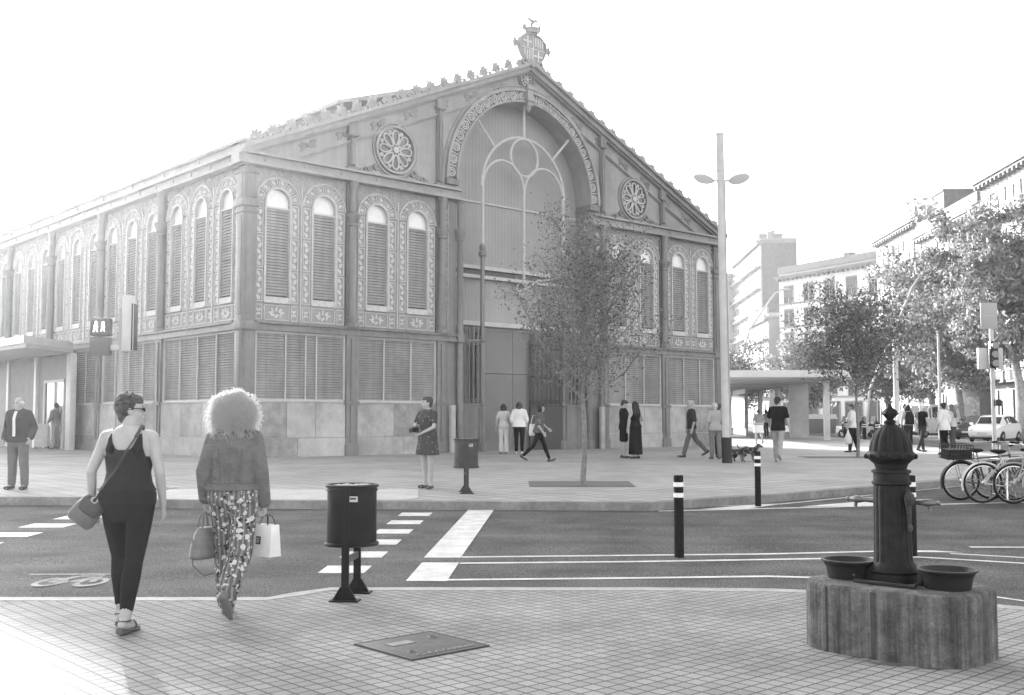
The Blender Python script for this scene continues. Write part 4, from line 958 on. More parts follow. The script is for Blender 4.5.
def bollard(x, y, z, h, r, label, group, tilt=0):
    t = empty('bollard', (x, y, z), 0, label, 'bollard', group); t.rotation_euler = (0, R(tilt), 0)
    m = MB(); m.lathe([(r, -.02), (r, h-.02), (r*.9, h), (0, h)], (0, 0, 0), 18, cap=False); m.build('post', mat('bollard_grey', .014, .7, 20, .25, spec=.1), t, ang=50)
    for q in (.73, .86): m = MB(); m.tube([(0, 0, h*q), (0, 0, h*q+.05)], r+.003, 18); m.build('reflective_band', mat('white_band', .75, .4), t)
bollard(1.87, 12.17, zr(12.17), .91, .055, 'dark bollard with white bands between the road lines', 'bollards on the road')
bollard(4.05, 17.85, zr(17.85), .9, .05, 'dark bollard with white bands close to the far kerb', 'bollards on the road', 0)
bollard(4.52, 12.3, zr(12.3), .9, .058, 'dark bollard partly hidden behind the drinking fountain', 'bollards on the road', 0)
GB = 'small striped bollards along the plaza edge'
for i, (x, y) in enumerate([(13.9, 40.5), (15.3, 42.5), (16.4, 45.5), (17.6, 49), (18.6, 53), (19.3, 57), (19.9, 61), (20.4, 66)]):
    bollard(x, y, .35, .95, .11, 'small striped bollard in the row along the plaza edge', GB)
def bin_(x, y, z, label, rz, g):
    t = empty('litter_bin', (x, y, z), rz, label, 'litter bin', 'litter bins'); M_b = mat('bin_steel_%d' % int(g*1000), g, .6, 12, .25, .1, 40, spec=.15, stain=.3); M_f = mat('bin_frame_%d' % int(g*1000), g*.6, .6, spec=.15)
    m = MB(); m.lathe([(.205, .44), (.21, .45), (.208, .93), (.195, .93), (.19, .5), (.0, .5)], (0, 0, 0), 32, cap=False); b = m.build('drum', M_b, t, ang=40)
    m = MB(); m.torus((0, 0, .935), .213, .014, 'z', 32, 8); m.torus((0, 0, .90), .213, .008, 'z', 32, 6); m.build('rim', M_f, b); m = MB(); m.torus((0, 0, .45), .216, .016, 'z', 32, 8); m.lathe([(.0, .45), (.21, .45), (.21, .465), (0, .465)], (0, 0, 0), 28); m.build('base_ring', M_f, b)
    m = MB(); m.box((.06, -.2125, .835), (.075, .012, .045), 0); m.box((.06, -.219, .84), (.05, .004, .016), 1); m.build('maker_badge', [M_white, M_black], b, smooth=False)
    for yy in (-.215, .215):
        m = MB(); m.box((0, yy, .47), (.062, .03, .92)); m.build('leg', M_f, t, bevel=.004); m = MB(); n = 4
        m.prism([(-.1, yy, .012), (.1, yy, .012), (.035, yy, .12), (-.035, yy, .12)], (0, .03 if yy > 0 else -.03, 0)); m.box((0, yy, .006), (.24, .13, .014)); m.build('foot_plate', M_f, t, smooth=False)
    m = MB(); m.box((0, 0, .33), (.03, .42, .05)); m.build('cross_bar', mat('worn_bar', g*2+.06, .5), t)
    m = MB(); rr = random.Random(4)
    for k in range(14): m.ball((rr.uniform(-.13, .13), rr.uniform(-.13, .13), .93), (.05, .04, .02), 6)
    m.build('litter', mat('litter', .3, .9, 20, .5), t)
bin_(-1.36, 9.22, 0, 'dark round litter bin on two legs standing at the near kerb', R(-5), .018)
bin_(-.8, 18.95, zg(18.95), 'grey round litter bin on the far plaza beside the kerb', R(6), .09)
# ------------------------------------------------------------ drinking fountain
def fountain():
    t = empty('drinking_fountain', (2.53, 7.14, 0), R(-45), 'cast iron drinking fountain with two bowls on a rounded concrete block', 'fountain')
    m_ = bpy.data.materials.new('board_marked_concrete'); m_.use_nodes = True; n = m_.node_tree; p = n.nodes['Principled BSDF']; N = n.nodes.new; L = n.links.new
    tc = N('ShaderNodeTexCoord'); mp = N('ShaderNodeMapping'); mp.inputs['Scale'].default_value = (48, 48, 1.2); L(tc.outputs['Object'], mp.inputs[0])
    a = N('ShaderNodeTexNoise'); a.inputs['Scale'].default_value = 1; a.inputs['Detail'].default_value = 5; L(mp.outputs[0], a.inputs[0])
    c = N('ShaderNodeTexNoise'); c.inputs['Scale'].default_value = 9; c.inputs['Detail'].default_value = 9; c.inputs['Roughness'].default_value = .7; L(tc.outputs['Object'], c.inputs[0])
    mp2 = N('ShaderNodeMapping'); mp2.inputs['Scale'].default_value = (9, 9, .9); L(tc.outputs['Object'], mp2.inputs[0])
    e = N('ShaderNodeTexNoise'); e.inputs['Scale'].default_value = 1; e.inputs['Detail'].default_value = 4; L(mp2.outputs[0], e.inputs[0])
    r = []
    for src, lo_, hi_, f0, f1 in ((a, .62, 1.12, .34, .62), (c, .42, 1.3, .32, .68), (e, .6, 1.1, .36, .56)):
        q = N('ShaderNodeMapRange'); q.inputs[1].default_value = f0; q.inputs[2].default_value = f1; q.inputs[3].default_value = lo_; q.inputs[4].default_value = hi_; L(src.outputs['Fac'], q.inputs[0]); r.append(q)
    m1 = N('ShaderNodeMath'); m1.operation = 'MULTIPLY'; L(r[0].outputs[0], m1.inputs[0]); L(r[1].outputs[0], m1.inputs[1])
    m2 = N('ShaderNodeMath'); m2.operation = 'MULTIPLY'; L(m1.outputs[0], m2.inputs[0]); L(r[2].outputs[0], m2.inputs[1])
    m3 = N('ShaderNodeMath'); m3.operation = 'MULTIPLY'; gn = N('ShaderNodeTexNoise'); gn.inputs['Scale'].default_value = 75; gn.inputs['Detail'].default_value = 3; L(tc.outputs['Object'], gn.inputs[0])
    gr = N('ShaderNodeMapRange'); gr.inputs[1].default_value = .38; gr.inputs[2].default_value = .62; gr.inputs[3].default_value = .82; gr.inputs[4].default_value = 1.12; L(gn.outputs['Fac'], gr.inputs[0])
    m4 = N('ShaderNodeMath'); m4.operation = 'MULTIPLY'; L(m2.outputs[0], m4.inputs[0]); L(gr.outputs[0], m4.inputs[1]); m2 = m4
    m3.inputs[1].default_value = .135; L(m2.outputs[0], m3.inputs[0]); L(m3.outputs[0], p.inputs['Base Color']); p.inputs['Roughness'].default_value = .9
    bu = N('ShaderNodeBump'); bu.inputs['Strength'].default_value = .7; bu.inputs['Distance'].default_value = .015; L(m1.outputs[0], bu.inputs['Height']); L(bu.outputs[0], p.inputs['Normal'])
    M_fe = mat('painted_cast_iron', .02, .6, 18, .35, .3, 90, spec=.15, stain=.35); M_br = mat('worn_brass', .15, .35, 30, .25, metal=.6); M_dk = mat('bowl_iron', .013, .6, 14, .35, .3, 50)
    HL, HW, RC = .57, .40, .30
    pl = []
    for cx, cy_, s0 in ((HL-RC, HW-RC, 0), (-HL+RC, HW-RC, 90), (-HL+RC, -HW+RC, 180), (HL-RC, -HW+RC, 270)):
        for k in range(9): u = R(s0+k*90/8); pl.append((cx+RC*math.cos(u), cy_+RC*math.sin(u)))
    m = MB(); rings = [(1.0, -.05), (1.0, .30), (1.0, .40), (.985, .425), (.95, .432)]; nn = len(pl); vs = []; fs = []
    for s_, z in rings: vs += [(x*s_, y*s_, z) for x, y in pl]
    for i in range(len(rings)-1):
        for j in range(nn): fs.append((i*nn+j, i*nn+(j+1) % nn, (i+1)*nn+(j+1) % nn, (i+1)*nn+j))
    fs += [tuple(range(nn))[::-1], tuple((len(rings)-1)*nn+j for j in range(nn))]; m.add(vs, fs); m.box((.02, -.400, .2), (.03, .01, .43), 1); m.box((-.3, -.399, .2), (.01, .008, .43), 1); b = m.build('concrete_block', [m_, mat('wet_stain', .045, .5, 12, .4)], t, ang=50)
    m = MB()
    fl = lambda a, i, z: (1-.045*max(0, math.cos(a*16))**1.0) if 6 <= i <= 9 else 1
    prof = [(.0, .425), (.185, .425), (.185, .47), (.178, .485), (.19, .5), (.165, .535), (.142, .56), (.136, .6), (.13, 1.03), (.126, 1.06), (.14, 1.07), (.14, 1.085), (.128, 1.09), (.128, 1.14), (.14, 1.145), (.14, 1.16), (.11, 1.17), (.12, 1.2), (.15, 1.225), (.172, 1.24), (.176, 1.262), (.165, 1.28), (.16, 1.285)]
    m.lathe([(r_*.9, z_) for r_, z_ in prof], (-.06, .06, 0), 96, flute=fl); m.build('column', M_fe, t, ang=28)
    m = MB(); fl2 = lambda a, i, z: 1-.05*abs(math.sin(a*7))**.5
    m.lathe([(.142, 1.285), (.14, 1.31), (.131, 1.35), (.112, 1.395), (.086, 1.43), (.055, 1.455), (.035, 1.465), (.03, 1.475)], (-.06, .06, 0), 84, flute=lambda a, i, z: (1-.07*(1-abs(math.sin(a*7))**.45)) if i < 5 else 1)
    for k in range(14): u = 2*math.pi*k/14+.2; m.ball((-.06+.158*math.cos(u), .06+.158*math.sin(u), 1.252), .0185, 8)
    dm = m.build('dome', M_fe, t, ang=40)
    m = MB(); m.lathe([(.03, 1.47), (.042, 1.48), (.03, 1.492), (.022, 1.5), (.036, 1.515), (.05, 1.535), (.04, 1.555), (.02, 1.575), (.006, 1.6)], (-.06, .06, 0), 20, flute=lambda a, i, z: 1+.25*math.cos(a*4)*(i in (5, 6)))
    m.build('finial', M_fe, dm)
    for s_ in (-1, 1):
        m = MB(); c0 = Vector((-.06+s_*.12, .06, .955)); d = Vector((s_, 0, 0)); m.tube([c0, c0+d*.05, c0+d*.08, c0+d*.11, c0+d*.135, c0+d*.16, c0+d*.18, c0+d*.19], [.02, .017, .017, .024, .026, .016, .011, .016], 12)
        m.ball(c0+d*.195, .017, 8); m.tube([c0+d*.135, c0+d*.14+Vector((0, 0, -.05))], [.015, .011], 8); m.lathe([(.04, -.01), (.045, .0), (.02, .02)], (0, 0, 0), 4) if False else None
        m.build('spout', M_br, t)
    m = MB(); c0 = Vector((.075, .0, .96))
    m.prism([c0+Vector((.0, dy, dz)) for dy, dz in ((-.0, .08), (.05, .03), (.03, -.0), (.02, -.06), (.0, -.16), (-.02, -.06), (-.04, .0), (-.05, .03))], (.02, 0, 0)); m.ball(c0+Vector((.02, 0, .02)), (.03, .04, .045), 8); m.ball(c0+Vector((.015, 0, -.17)), (.015, .025, .03), 8)
    m.build('lion_mask', mat('worn_relief', .05, .6, 30, .4, spec=.2), t, smooth=False)
    for s_ in (-1, 1):
        m = MB(); m.lathe([(.0, .0), (.135, .0), (.142, .02), (.152, .075), (.17, .11), (.183, .118), (.183, .128), (.165, .128), (.148, .09), (.13, .03), (0, .03)], (s_*.335, -.02, .428), 36, cap=False); w_ = m.build('bowl', M_dk, t, ang=35)
    m = MB(); m.box((0, -.2, .445), (.42, .035, .02)); m.tube([(-.2, -.14, .45), (-.21, -.2, .48)], .012, 6); m.tube([(.2, -.2, .45), (.2, -.12, .46)], .012, 6); m.box((-.19, .0, .48), (.03, .1, .1)); m.box((.17, .0, .48), (.03, .1, .1)); m.build('grate_bar', M_dk, t, bevel=.004)
fountain()
st = MB(); rr = random.Random(11)      # damp stain at the foot of the block is part of the paving
def blob(cx, cy_, rx, ry, k=18):
    st.add([(cx+rx*math.cos(2*math.pi*i/k)*rr.uniform(.55, 1.1), cy_+ry*math.sin(2*math.pi*i/k)*rr.uniform(.55, 1.1), .003) for i in range(k)], [tuple(range(k))])
for c in ((2.35, 6.72, .16, .06), (2.58, 6.6, .12, .04), (3.12, 6.55, .18, .05), (2.2, 6.95, .07, .1), (2.05, 7.3, .06, .12)): blob(*c)
tag(st.build('damp_pavement_surface', mat('damp_paving', .1, .5, 8, .5), smooth=False, recalc=False), **K)

# ------------------------------------------------------------ bicycles
M_tyre = mat('tyre_rubber', .012, .8, spec=.15); M_chrome = mat('chrome', .5, .25, metal=.9)
def bicycle(loc, yaw, label, fg, basket=False, fender=True, lean=5):
    t = empty('bicycle', loc, yaw, label, 'bicycle', 'bicycles parked by the kerb'); t.rotation_euler = (R(lean), 0, yaw)
    Mf = mat('frame_%s' % ('white' if fg > .4 else 'dark' if fg < .1 else 'silver'), fg, .35, coat=.5)
    r = .34
    for x in (0, 1.05):
        m = MB(); m.torus((x, 0, r), r-.02, .019, 'y', 40, 8); wl = m.build('tyre', M_tyre, t)
        m = MB(); m.torus((x, 0, r), r-.045, .011, 'y', 36, 5); m.tube([(x, -.05, r), (x, .05, r)], .024, 8); m.build('rim', M_chrome, wl); m = MB()
        for k in range(18):
            u = 2*math.pi*k/18; m.tube([(x+.02*math.cos(u+1), .03*(-1)**k, r+.02*math.sin(u+1)), (x+(r-.045)*math.cos(u), 0, r+(r-.045)*math.sin(u))], .0016, 3, cap=False)
        m.build('spokes', M_chrome, wl)
        if fender: m = MB(); m.torus((x, 0, r), r+.015, .02, 'y', 22, 5, a0=R(15) if x == 0 else R(50), a1=R(200) if x == 0 else R(190)); m.build('mudguard', Mf, wl)
    m = MB(); bb = (.44, 0, .28); st_ = (.3, 0, .74); hd = (.86, 0, .82); hb = (.89, 0, .68)
    for a, b, q in ((bb, st_, .017), (bb, hb, .02), (st_, (.865, 0, .79), .016), (hd, hb, .02), ((0, .05, r), bb, .011), ((0, -.05, r), bb, .011), ((0, .05, r), (.31, 0, .7), .009), ((0, -.05, r), (.31, 0, .7), .009)): m.tube([a, b], q, 8)
    m.build('frame', Mf, t); m = MB(); [m.tube([hb, (.95, s_*.05, .55), (1.05, s_*.055, r)], [.015, .013, .009], 7) for s_ in (-1, 1)]; m.build('fork', Mf, t)
    m = MB(); m.tube([st_, (.27, 0, .84)], .013, 7); m.build('seat_post', M_chrome, t); m = MB(); m.loft([(.27, 0, .84, .03, .04), (.26, 0, .87, .13, .075), (.25, 0, .895, .14, .08), (.25, 0, .91, .1, .05)], 14); m.build('saddle', M_tyre, t)
    m = MB(); m.tube([hd, (.84, 0, .95), (.87, 0, .98)], .013, 7); m.tube([(.78, -.27, 1.0), (.86, -.2, 1.0), (.88, 0, .98), (.86, .2, 1.0), (.78, .27, 1.0)], .011, 7); m.build('handlebar', M_chrome, t); m = MB(); [m.tube([(.78, s_*.27, 1.0), (.7, s_*.29, .99)], .017, 8) for s_ in (-1, 1)]; m.build('grip', M_tyre, t)
    m = MB(); m.torus((.44, -.05, .28), .09, .008, 'y', 22, 5); m.tube([(.44, -.09, .28), (.44, .09, .28)], .015, 7); m.tube([(.44, -.08, .28), (.52, -.09, .14)], .009, 6); m.tube([(.44, .08, .28), (.36, .09, .42)], .009, 6); m.box((.53, -.13, .13), (.09, .09, .02)); m.box((.35, .13, .43), (.09, .09, .02))
    m.tube([(.0, -.05, r+.04), (.44, -.05, .37)], .006, 4); m.tube([(.0, -.05, r-.04), (.44, -.05, .19)], .006, 4); m.torus((0, -.05, r), .045, .01, 'y', 14, 5); m.build('drivetrain', M_chrome, t)
    m = MB(); m.tube([(-.18, -.06, .72), (.25, -.06, .74), (.28, 0, .72), (.25, .06, .74), (-.18, .06, .72), (-.18, -.06, .72)], .007, 5); [m.tube([(-.12, s_*.06, .72), (0, s_*.05, r)], .005, 5) for s_ in (-1, 1)]; m.build('carrier', Mf if fg < .4 else M_chrome, t)
    if basket:
        m = MB()
        for z in (.74, .82, .9, .98): m.tube([(-.32, -.16, z), (.14, -.16, z), (.14, .16, z), (-.32, .16, z), (-.32, -.16, z)], .008, 5)
        for k in range(9): x = -.32+.46*k/8; [m.tube([(x, s_*.16, .74), (x, s_*.16, .98)], .006, 4) for s_ in (-1, 1)]
        for k in range(6): y = -.16+.32*k/5; [m.tube([(x, y, .74), (x, y, .98)], .006, 4) for x in (-.32, .14)]
        m.span((-.3, -.15, .735), (.12, .15, .9)); m.build('crate', M_black, t)
zb = zr(18.6)
bicycle((7.86, 19.0, zb), R(3), 'dark bicycle with a black crate on its carrier', .05, basket=True)
bicycle((7.96, 18.35, zb), R(2), 'white framed bicycle standing foremost in the parked row', .55)
bicycle((9.45, 18.15, zb), R(178), 'silver bicycle turned the opposite way to the white framed one', .25, lean=-5)
bicycle((9.75, 18.75, zb), R(176), 'black bicycle squeezed in behind the silver one', .03, lean=-4)
bicycle((9.55, 19.25, zb), R(181), 'grey bicycle leaning behind all the others of the row', .12, lean=4)
bicycle((8.75, 18.9, zb), R(4), 'black bicycle with its saddle between the white and the silver one', .03, lean=3)
for i, x in enumerate((8.35, 9.1)):
    t = empty('bicycle_rack', (x, 18.6, zb), R(2), ['steel bicycle rack hoop between the dark and the white bicycle', 'steel bicycle rack hoop between the silver and the black bicycle'][i], 'bicycle rack'); m = MB(); m.tube([(0, -.3, -.02), (0, -.3, .6), (0, -.22, .72), (0, .22, .72), (0, .3, .6), (0, .3, -.02)], .025, 8); m.build('hoop', M_chrome, t)

# ------------------------------------------------------------ vehicles far right
def car(loc, yaw, label, paint, L=4.2, van=False, group='cars parked on the far street', graffiti=False):
    t = empty('parked_van' if van else 'parked_car', loc, yaw, label, 'van' if van else 'car', group)
    Mp = mat('car_paint_%d' % int(paint*100), paint, .3, coat=.6); Mg = mat('car_glass', .02, .08, spec=.9)
    if not van: S = [(-L/2, .66, .45, .62, .7, .6), (-L/2+.08, .8, .28, .88, .92, .68), (-L/2+.5, .86, .22, .98, 1.1, .7), (-L/2+.95, .87, .22, .98, 1.44, .62), (-.2, .87, .2, .96, 1.5, .62), (.45, .87, .2, .94, 1.42, .6), (1.05, .86, .2, .92, .98, .66), (L/2-.35, .82, .22, .82, .84, .66), (L/2-.06, .74, .3, .68, .72, .6), (L/2, .62, .4, .6, .62, .5)]
    else: S = [(-L/2, .9, .4, 1.1, 2.1, .8), (-L/2+.05, .94, .35, 1.15, 2.25, .84), (0, .95, .3, 1.15, 2.3, .85), (L/2-1.3, .95, .3, 1.15, 2.25, .84), (L/2-.75, .94, .3, 1.12, 1.5, .82), (L/2-.3, .9, .32, 1.0, 1.05, .8), (L/2, .75, .42, .8, .84, .7)]
    m = MB(); vs = []; fs = []; n = 8
    for (x, wd, z0, zb_, zt, wt) in S: vs += [(x, -wd*.9, z0), (x, -wd, (z0+zb_)/2), (x, -wd*.97, zb_), (x, -wt, zt-.03), (x, wt, zt-.03), (x, wd*.97, zb_), (x, wd, (z0+zb_)/2), (x, wd*.9, z0)]
    for i in range(len(S)-1):
        for j in range(n): fs.append((i*n+j, i*n+(j+1) % n, (i+1)*n+(j+1) % n, (i+1)*n+j))
    fs += [tuple(range(n))[::-1], tuple((len(S)-1)*n+j for j in range(n))]; m.add(vs, fs); body = m.build('body', Mp, t, ang=28)
    def quad(i, j, f0, f1, g0, g1, o=.012):   # window on side between stations
        out = []
        for s_ in (-1, 1):
            def pt(st, f): x, wd, z0, zb_, zt, wt = st; return Vector((x, s_*((wd*.97)*(1-f)+wt*f+o), zb_*(1-f)+(zt-.03)*f))
            a, b, c, d = pt(S[i], f0), pt(S[j], f0), pt(S[j], f1), pt(S[i], f1); out.append([a.lerp(b, g0), a.lerp(b, g1), d.lerp(c, g1), d.lerp(c, g0)])
        return out
    m = MB()
    for a in ([(2, 3, .15, .8, .5, .95), (3, 4, .1, .86, .05, .95), (4, 5, .1, .86, .04, .98), (5, 6, .12, .8, .04, .6)] if not van else [(3, 4, .15, .85, .05, .8), (2, 3, .2, .85, .5, .9)]):
        for q in quad(*a): m.add(q, [(0, 1, 2, 3)])
    k = (2, 3) if not van else (0, 1); f_ = (5, 6) if not van else (3, 4)
    def cross(i, j, f0, f1, o): a, b = S[i], S[j]; P = lambda f, s_: Vector((a[0]*(1-f)+b[0]*f, s_*(a[5]*(1-f)+b[5]*f)*.92, a[4]*(1-f)+b[4]*f-.03))+o; return [P(f0, -1), P(f0, 1), P(f1, 1), P(f1, -1)]
    m.add(cross(f_[0], f_[1], .1, .9, Vector((.01, 0, .015))), [(0, 1, 2, 3)])
    if not van: m.add(cross(2, 3, .15, .9, Vector((-.01, 0, .015))), [(0, 1, 2, 3)])
    else: m.box((-L/2-.0, 0, 1.75), (.03, 1.4, .5))
    m.build('window', Mg, t, smooth=False, recalc=False)
    for x in (-L/2+.8, L/2-.82):
        for s_ in (-1, 1):
            m = MB(); m.torus((x, s_*.8, .31), .23, .085, 'y', 24, 8); w_ = m.build('wheel', M_tyre, t); m = MB(); m.tube([(x, s_*.8, .31), (x, s_*.885, .31)], [.2, .17], 14); m.build('rim', M_chrome, w_)
    zl = .66 if not van else .8
    for s_ in (-1, 1):
        m = MB(); m.ball((L/2-.12, s_*.56, zl), (.12, .14, .07), 10); m.build('headlight', mat('lamp_glass', .6, .1), t)
        m = MB(); m.ball((-L/2+.06, s_*.62, zl+.12), (.07, .12, .1), 10); m.build('tail_light', mat('tail_glass', .12, .2), t); m = MB(); m.ball((.72 if not van else L/2-1.0, s_*1.0, 1.0 if not van else 1.3), (.08, .11, .08), 8); m.build('mirror', Mp, t)
    m = MB(); m.box((L/2+.0, 0, .48), (.03, .5, .11)); m.box((-L/2-.0, 0, .55), (.03, .5, .11)); m.build('number_plate', M_white, t, smooth=False)
    m = MB(); m.box((0, 0, .24), (L*.86, 1.5, .14)); m.build('underbody', M_black, t, smooth=False)
    if graffiti:
        rr_ = random.Random(5)
        for s_ in (-1, 1):
            m = MB()
            for k in range(26):
                c = Vector((rr_.uniform(-L/2+.3, 1.0), s_*.955, rr_.uniform(.7, 1.95))); wb = .92-(c.z-1.1)*.09 if c.z > 1.1 else .955
                c.y = s_*(wb+.012); a0 = rr_.uniform(0, 6); m.tube([c+Vector((.28*math.cos(a0+q*.55)*rr_.uniform(.6, 1), 0, .2*math.sin(a0+q*.55))) for q in range(7)], .035, 4, mi=rr_.randrange(2))
            m.build('graffiti', [M_black, mat('spray_grey', .3, .6)], body)
car((26.6, 59.5, .245), R(228), 'white hatchback parked behind the traffic light', .75)
car((28.6, 66.0, .245), R(225), 'dark hatchback parked just behind the white car', .03)
car((29.0, 74.0, .245), R(203), 'white delivery van scribbled with graffiti behind the walkers', .75, L=5.0, van=True, graffiti=True, group=None)
car((31.0, 61.0, .245), R(230), 'dark car parked beyond the white hatchback, nearer the awning', .06)
car((25.2, 79, .245), R(250), 'small dark car driving behind the young plaza tree', .05)
def scooter(loc, yaw, label, g):
    t = empty('motor_scooter', loc, yaw, label, 'scooter', 'scooters parked on the far street'); Mp = mat('scooter_paint_%d' % int(g*100), g, .3, coat=.5)
    for x in (0, 1.25): m = MB(); m.torus((x, 0, .26), .2, .06, 'y', 22, 8); w_ = m.build('wheel', M_tyre, t); m = MB(); m.tube([(x, -.05, .26), (x, .05, .26)], .13, 12); m.build('rim', M_chrome, w_)
    m = MB(); m.loft([(.15, 0, .35, .42, .13), (.1, 0, .55, .48, .16), (.05, 0, .75, .42, .14), (.05, 0, .8, .36, .1)], 16); m.box((.7, 0, .36), (.6, .28, .1)); m.prism([(.95, -.19, .3), (1.02, -.19, .3), (1.12, -.15, .95), (1.06, -.15, .98)], (0, .36, 0)); m.tube([(1.25, 0, .26), (1.05, 0, .95)], .045, 8); m.ball((1.22, 0, .5), (.2, .08, .08), 8); m.build('body', Mp, t)
    m = MB(); m.loft([(.05, 0, .78, .4, .12), (.03, 0, .86, .42, .13), (.03, 0, .9, .36, .1)], 14); m.build('saddle', M_tyre, t); m = MB(); m.tube([(.95, -.32, 1.05), (1.05, 0, 1.02), (.95, .32, 1.05)], .02, 7); m.build('handlebar', M_black, t)
    m = MB(); m.ball((1.14, 0, .98), (.08, .1, .09), 10); m.build('headlight', mat('lamp_glass', .6, .1), t); m = MB(); m.ball((-.4, 0, 1.02), (.19, .2, .17), 10); m.build('top_box', M_black, t); m = MB(); m.prism([(1.1, -.2, 1.05), (1.1, .2, 1.05), (.98, .16, 1.45), (.98, -.16, 1.45)], (.012, 0, 0)); m.build('windscreen', mat('screen', .3, .1, spec=.8), t, smooth=False)
for i, (x, y, g, lab) in enumerate([(23.0, 72, .03, 'black scooter right of the canopy post'), (24.2, 72.8, .5, 'pale scooter between two dark ones on the far street'), (25.2, 73.4, .05, 'dark scooter parked beyond the walking man with the bag'), (31.3, 69.5, .04, 'dark scooter by the mouth of the shop')]): scooter((x, y, .24), R(200+8*i), lab, g)
t = empty('waste_container', (22.2, 79, .3), R(5), 'row of pale lidded waste containers seen under the canopy edge', 'container'); m = MB(); m.prism([(-1.3, -.5, .15), (1.3, -.5, .15), (1.4, -.6, 1.2), (-1.4, -.6, 1.2)], (0, 1.1, 0)); m.build('tub', mat('tub', .18, .6), t, smooth=False); m = MB(); m.prism([(-1.45, -.65, 1.2), (-1.45, .6, 1.2), (-1.45, .45, 1.45), (-1.45, -.3, 1.55)], (2.9, 0, 0)); m.build('lid', M_white, t, smooth=False)
t = empty('advertising_column', (34.6, 80.5, .3), 0, 'round advertising column with a flared cornice behind the parked cars', 'kiosk'); m = MB(); m.lathe([(1.25, -.05), (1.25, .5), (1.1, .6), (1.08, 3.6), (1.15, 3.7)], (0, 0, 0), 28); m.build('drum', mat('kiosk_grey', .3, .7, 3, .25), t, ang=30); m = MB(); m.lathe([(1.2, 3.7), (1.7, 3.95), (1.75, 4.1), (1.2, 4.15), (1.0, 4.3), (1.0, 5.1), (.6, 5.4), (0, 5.6)], (0, 0, 0), 28); m.build('cornice', mat('kiosk_pale', .42, .6), t, ang=30); m = MB(); m.box((-.6, -.97, 2.0), (.9, .05, 1.7), 0, Matrix.Rotation(R(-30), 3, 'Z')); m.build('poster', mat('poster', .5, .6, 4, .7), t, smooth=False)
# ------------------------------------------------------------ people
def cloth(name, g, kind=None, g2=.5, sc_=20, bump=.5):
    if name in MATS: return MATS[name]
    m = mat(name, g, .85, 6, .14, bump, 11)
    t = m.node_tree; b = t.nodes['Principled BSDF']; N = t.nodes.new; L = t.links.new
    t.nodes['Bump'].inputs['Distance'].default_value = .03
    b.inputs['Specular IOR Level'].default_value = .12
    if kind:
        tc = N('ShaderNodeTexCoord'); base = b.inputs['Base Color'].links[0].from_socket
        def mixin(fac, col, base):
            mx = N('ShaderNodeMix'); mx.data_type = 'RGBA'; L(fac, mx.inputs[0]); L(base, mx.inputs[6]); mx.inputs[7].default_value = (col, col, col, 1); return mx.outputs[2]
        if kind in ('stripe', 'flowers'):
            sp = N('ShaderNodeSeparateXYZ'); L(tc.outputs['Object'], sp.inputs[0]); at = N('ShaderNodeMath'); at.operation = 'MULTIPLY_ADD'; L(sp.outputs[0], at.inputs[0]); at.inputs[1].default_value = sc_*6.28; at.inputs[2].default_value = 0
            sn = N('ShaderNodeMath'); sn.operation = 'SINE'; L(at.outputs[0], sn.inputs[0]); gt = N('ShaderNodeMath'); gt.operation = 'GREATER_THAN'; L(sn.outputs[0], gt.inputs[0]); gt.inputs[1].default_value = .45
            base = mixin(gt.outputs[0], g2, base)
        if kind in ('flowers', 'spots'):
            for s_, th, col in (((15, .4, .5), (21, .36, .03), (10, .27, .45), (26, .36, .45)) if kind == 'flowers' else ((14, .3, g2), (23, .25, g*.4))):
                n = N('ShaderNodeTexNoise'); n.inputs['Scale'].default_value = s_*2.2; L(tc.outputs['Object'], n.inputs[0])
                v = N('ShaderNodeTexVoronoi'); v.inputs['Scale'].default_value = s_; L(tc.outputs['Object'], v.inputs['Vector'])
                ad = N('ShaderNodeMath'); ad.operation = 'MULTIPLY_ADD'; L(n.outputs['Fac'], ad.inputs[0]); ad.inputs[1].default_value = .5; L(v.outputs['Distance'], ad.inputs[2])
                lt = N('ShaderNodeMath'); lt.operation = 'LESS_THAN'; L(ad.outputs[0], lt.inputs[0]); lt.inputs[1].default_value = th+.14; base = mixin(lt.outputs[0], col, base)
        if kind == 'check':
            ck = N('ShaderNodeTexChecker'); ck.inputs['Scale'].default_value = sc_; L(tc.outputs['Object'], ck.inputs[0]); base = mixin(ck.outputs['Fac'], g2, base)
        L(base, b.inputs['Base Color'])
    return m
SKIN = mat('skin', .34, .55, 12, .1, .08, 60); SKIN2 = mat('tanned_skin', .24, .55, 12, .12, .08, 60)
M_eye = mat('eye_dark', .02, .2); M_lip = mat('lips', .14, .5)
FT = [(.77, .1, .06, -.005), (.84, .14, .088, -.012), (.9, .172, .12, -.015), (.97, .172, .12, -.012), (1.05, .142, .1, 0), (1.12, .13, .09, .006), (1.22, .142, .105, .012), (1.3, .152, .11, .012), (1.37, .155, .088, 0), (1.42, .12, .066, -.006), (1.46, .062, .055, -.006)]
MT = [(.78, .13, .08, -.005), (.84, .148, .1, -.01), (.9, .158, .115, -.01), (.97, .156, .112, 0), (1.05, .15, .105, .006), (1.12, .15, .105, .008), (1.22, .165, .112, .008), (1.3, .176, .115, .006), (1.38, .178, .092, -.004), (1.43, .135, .07, -.01), (1.47, .066, .06, -.008)]
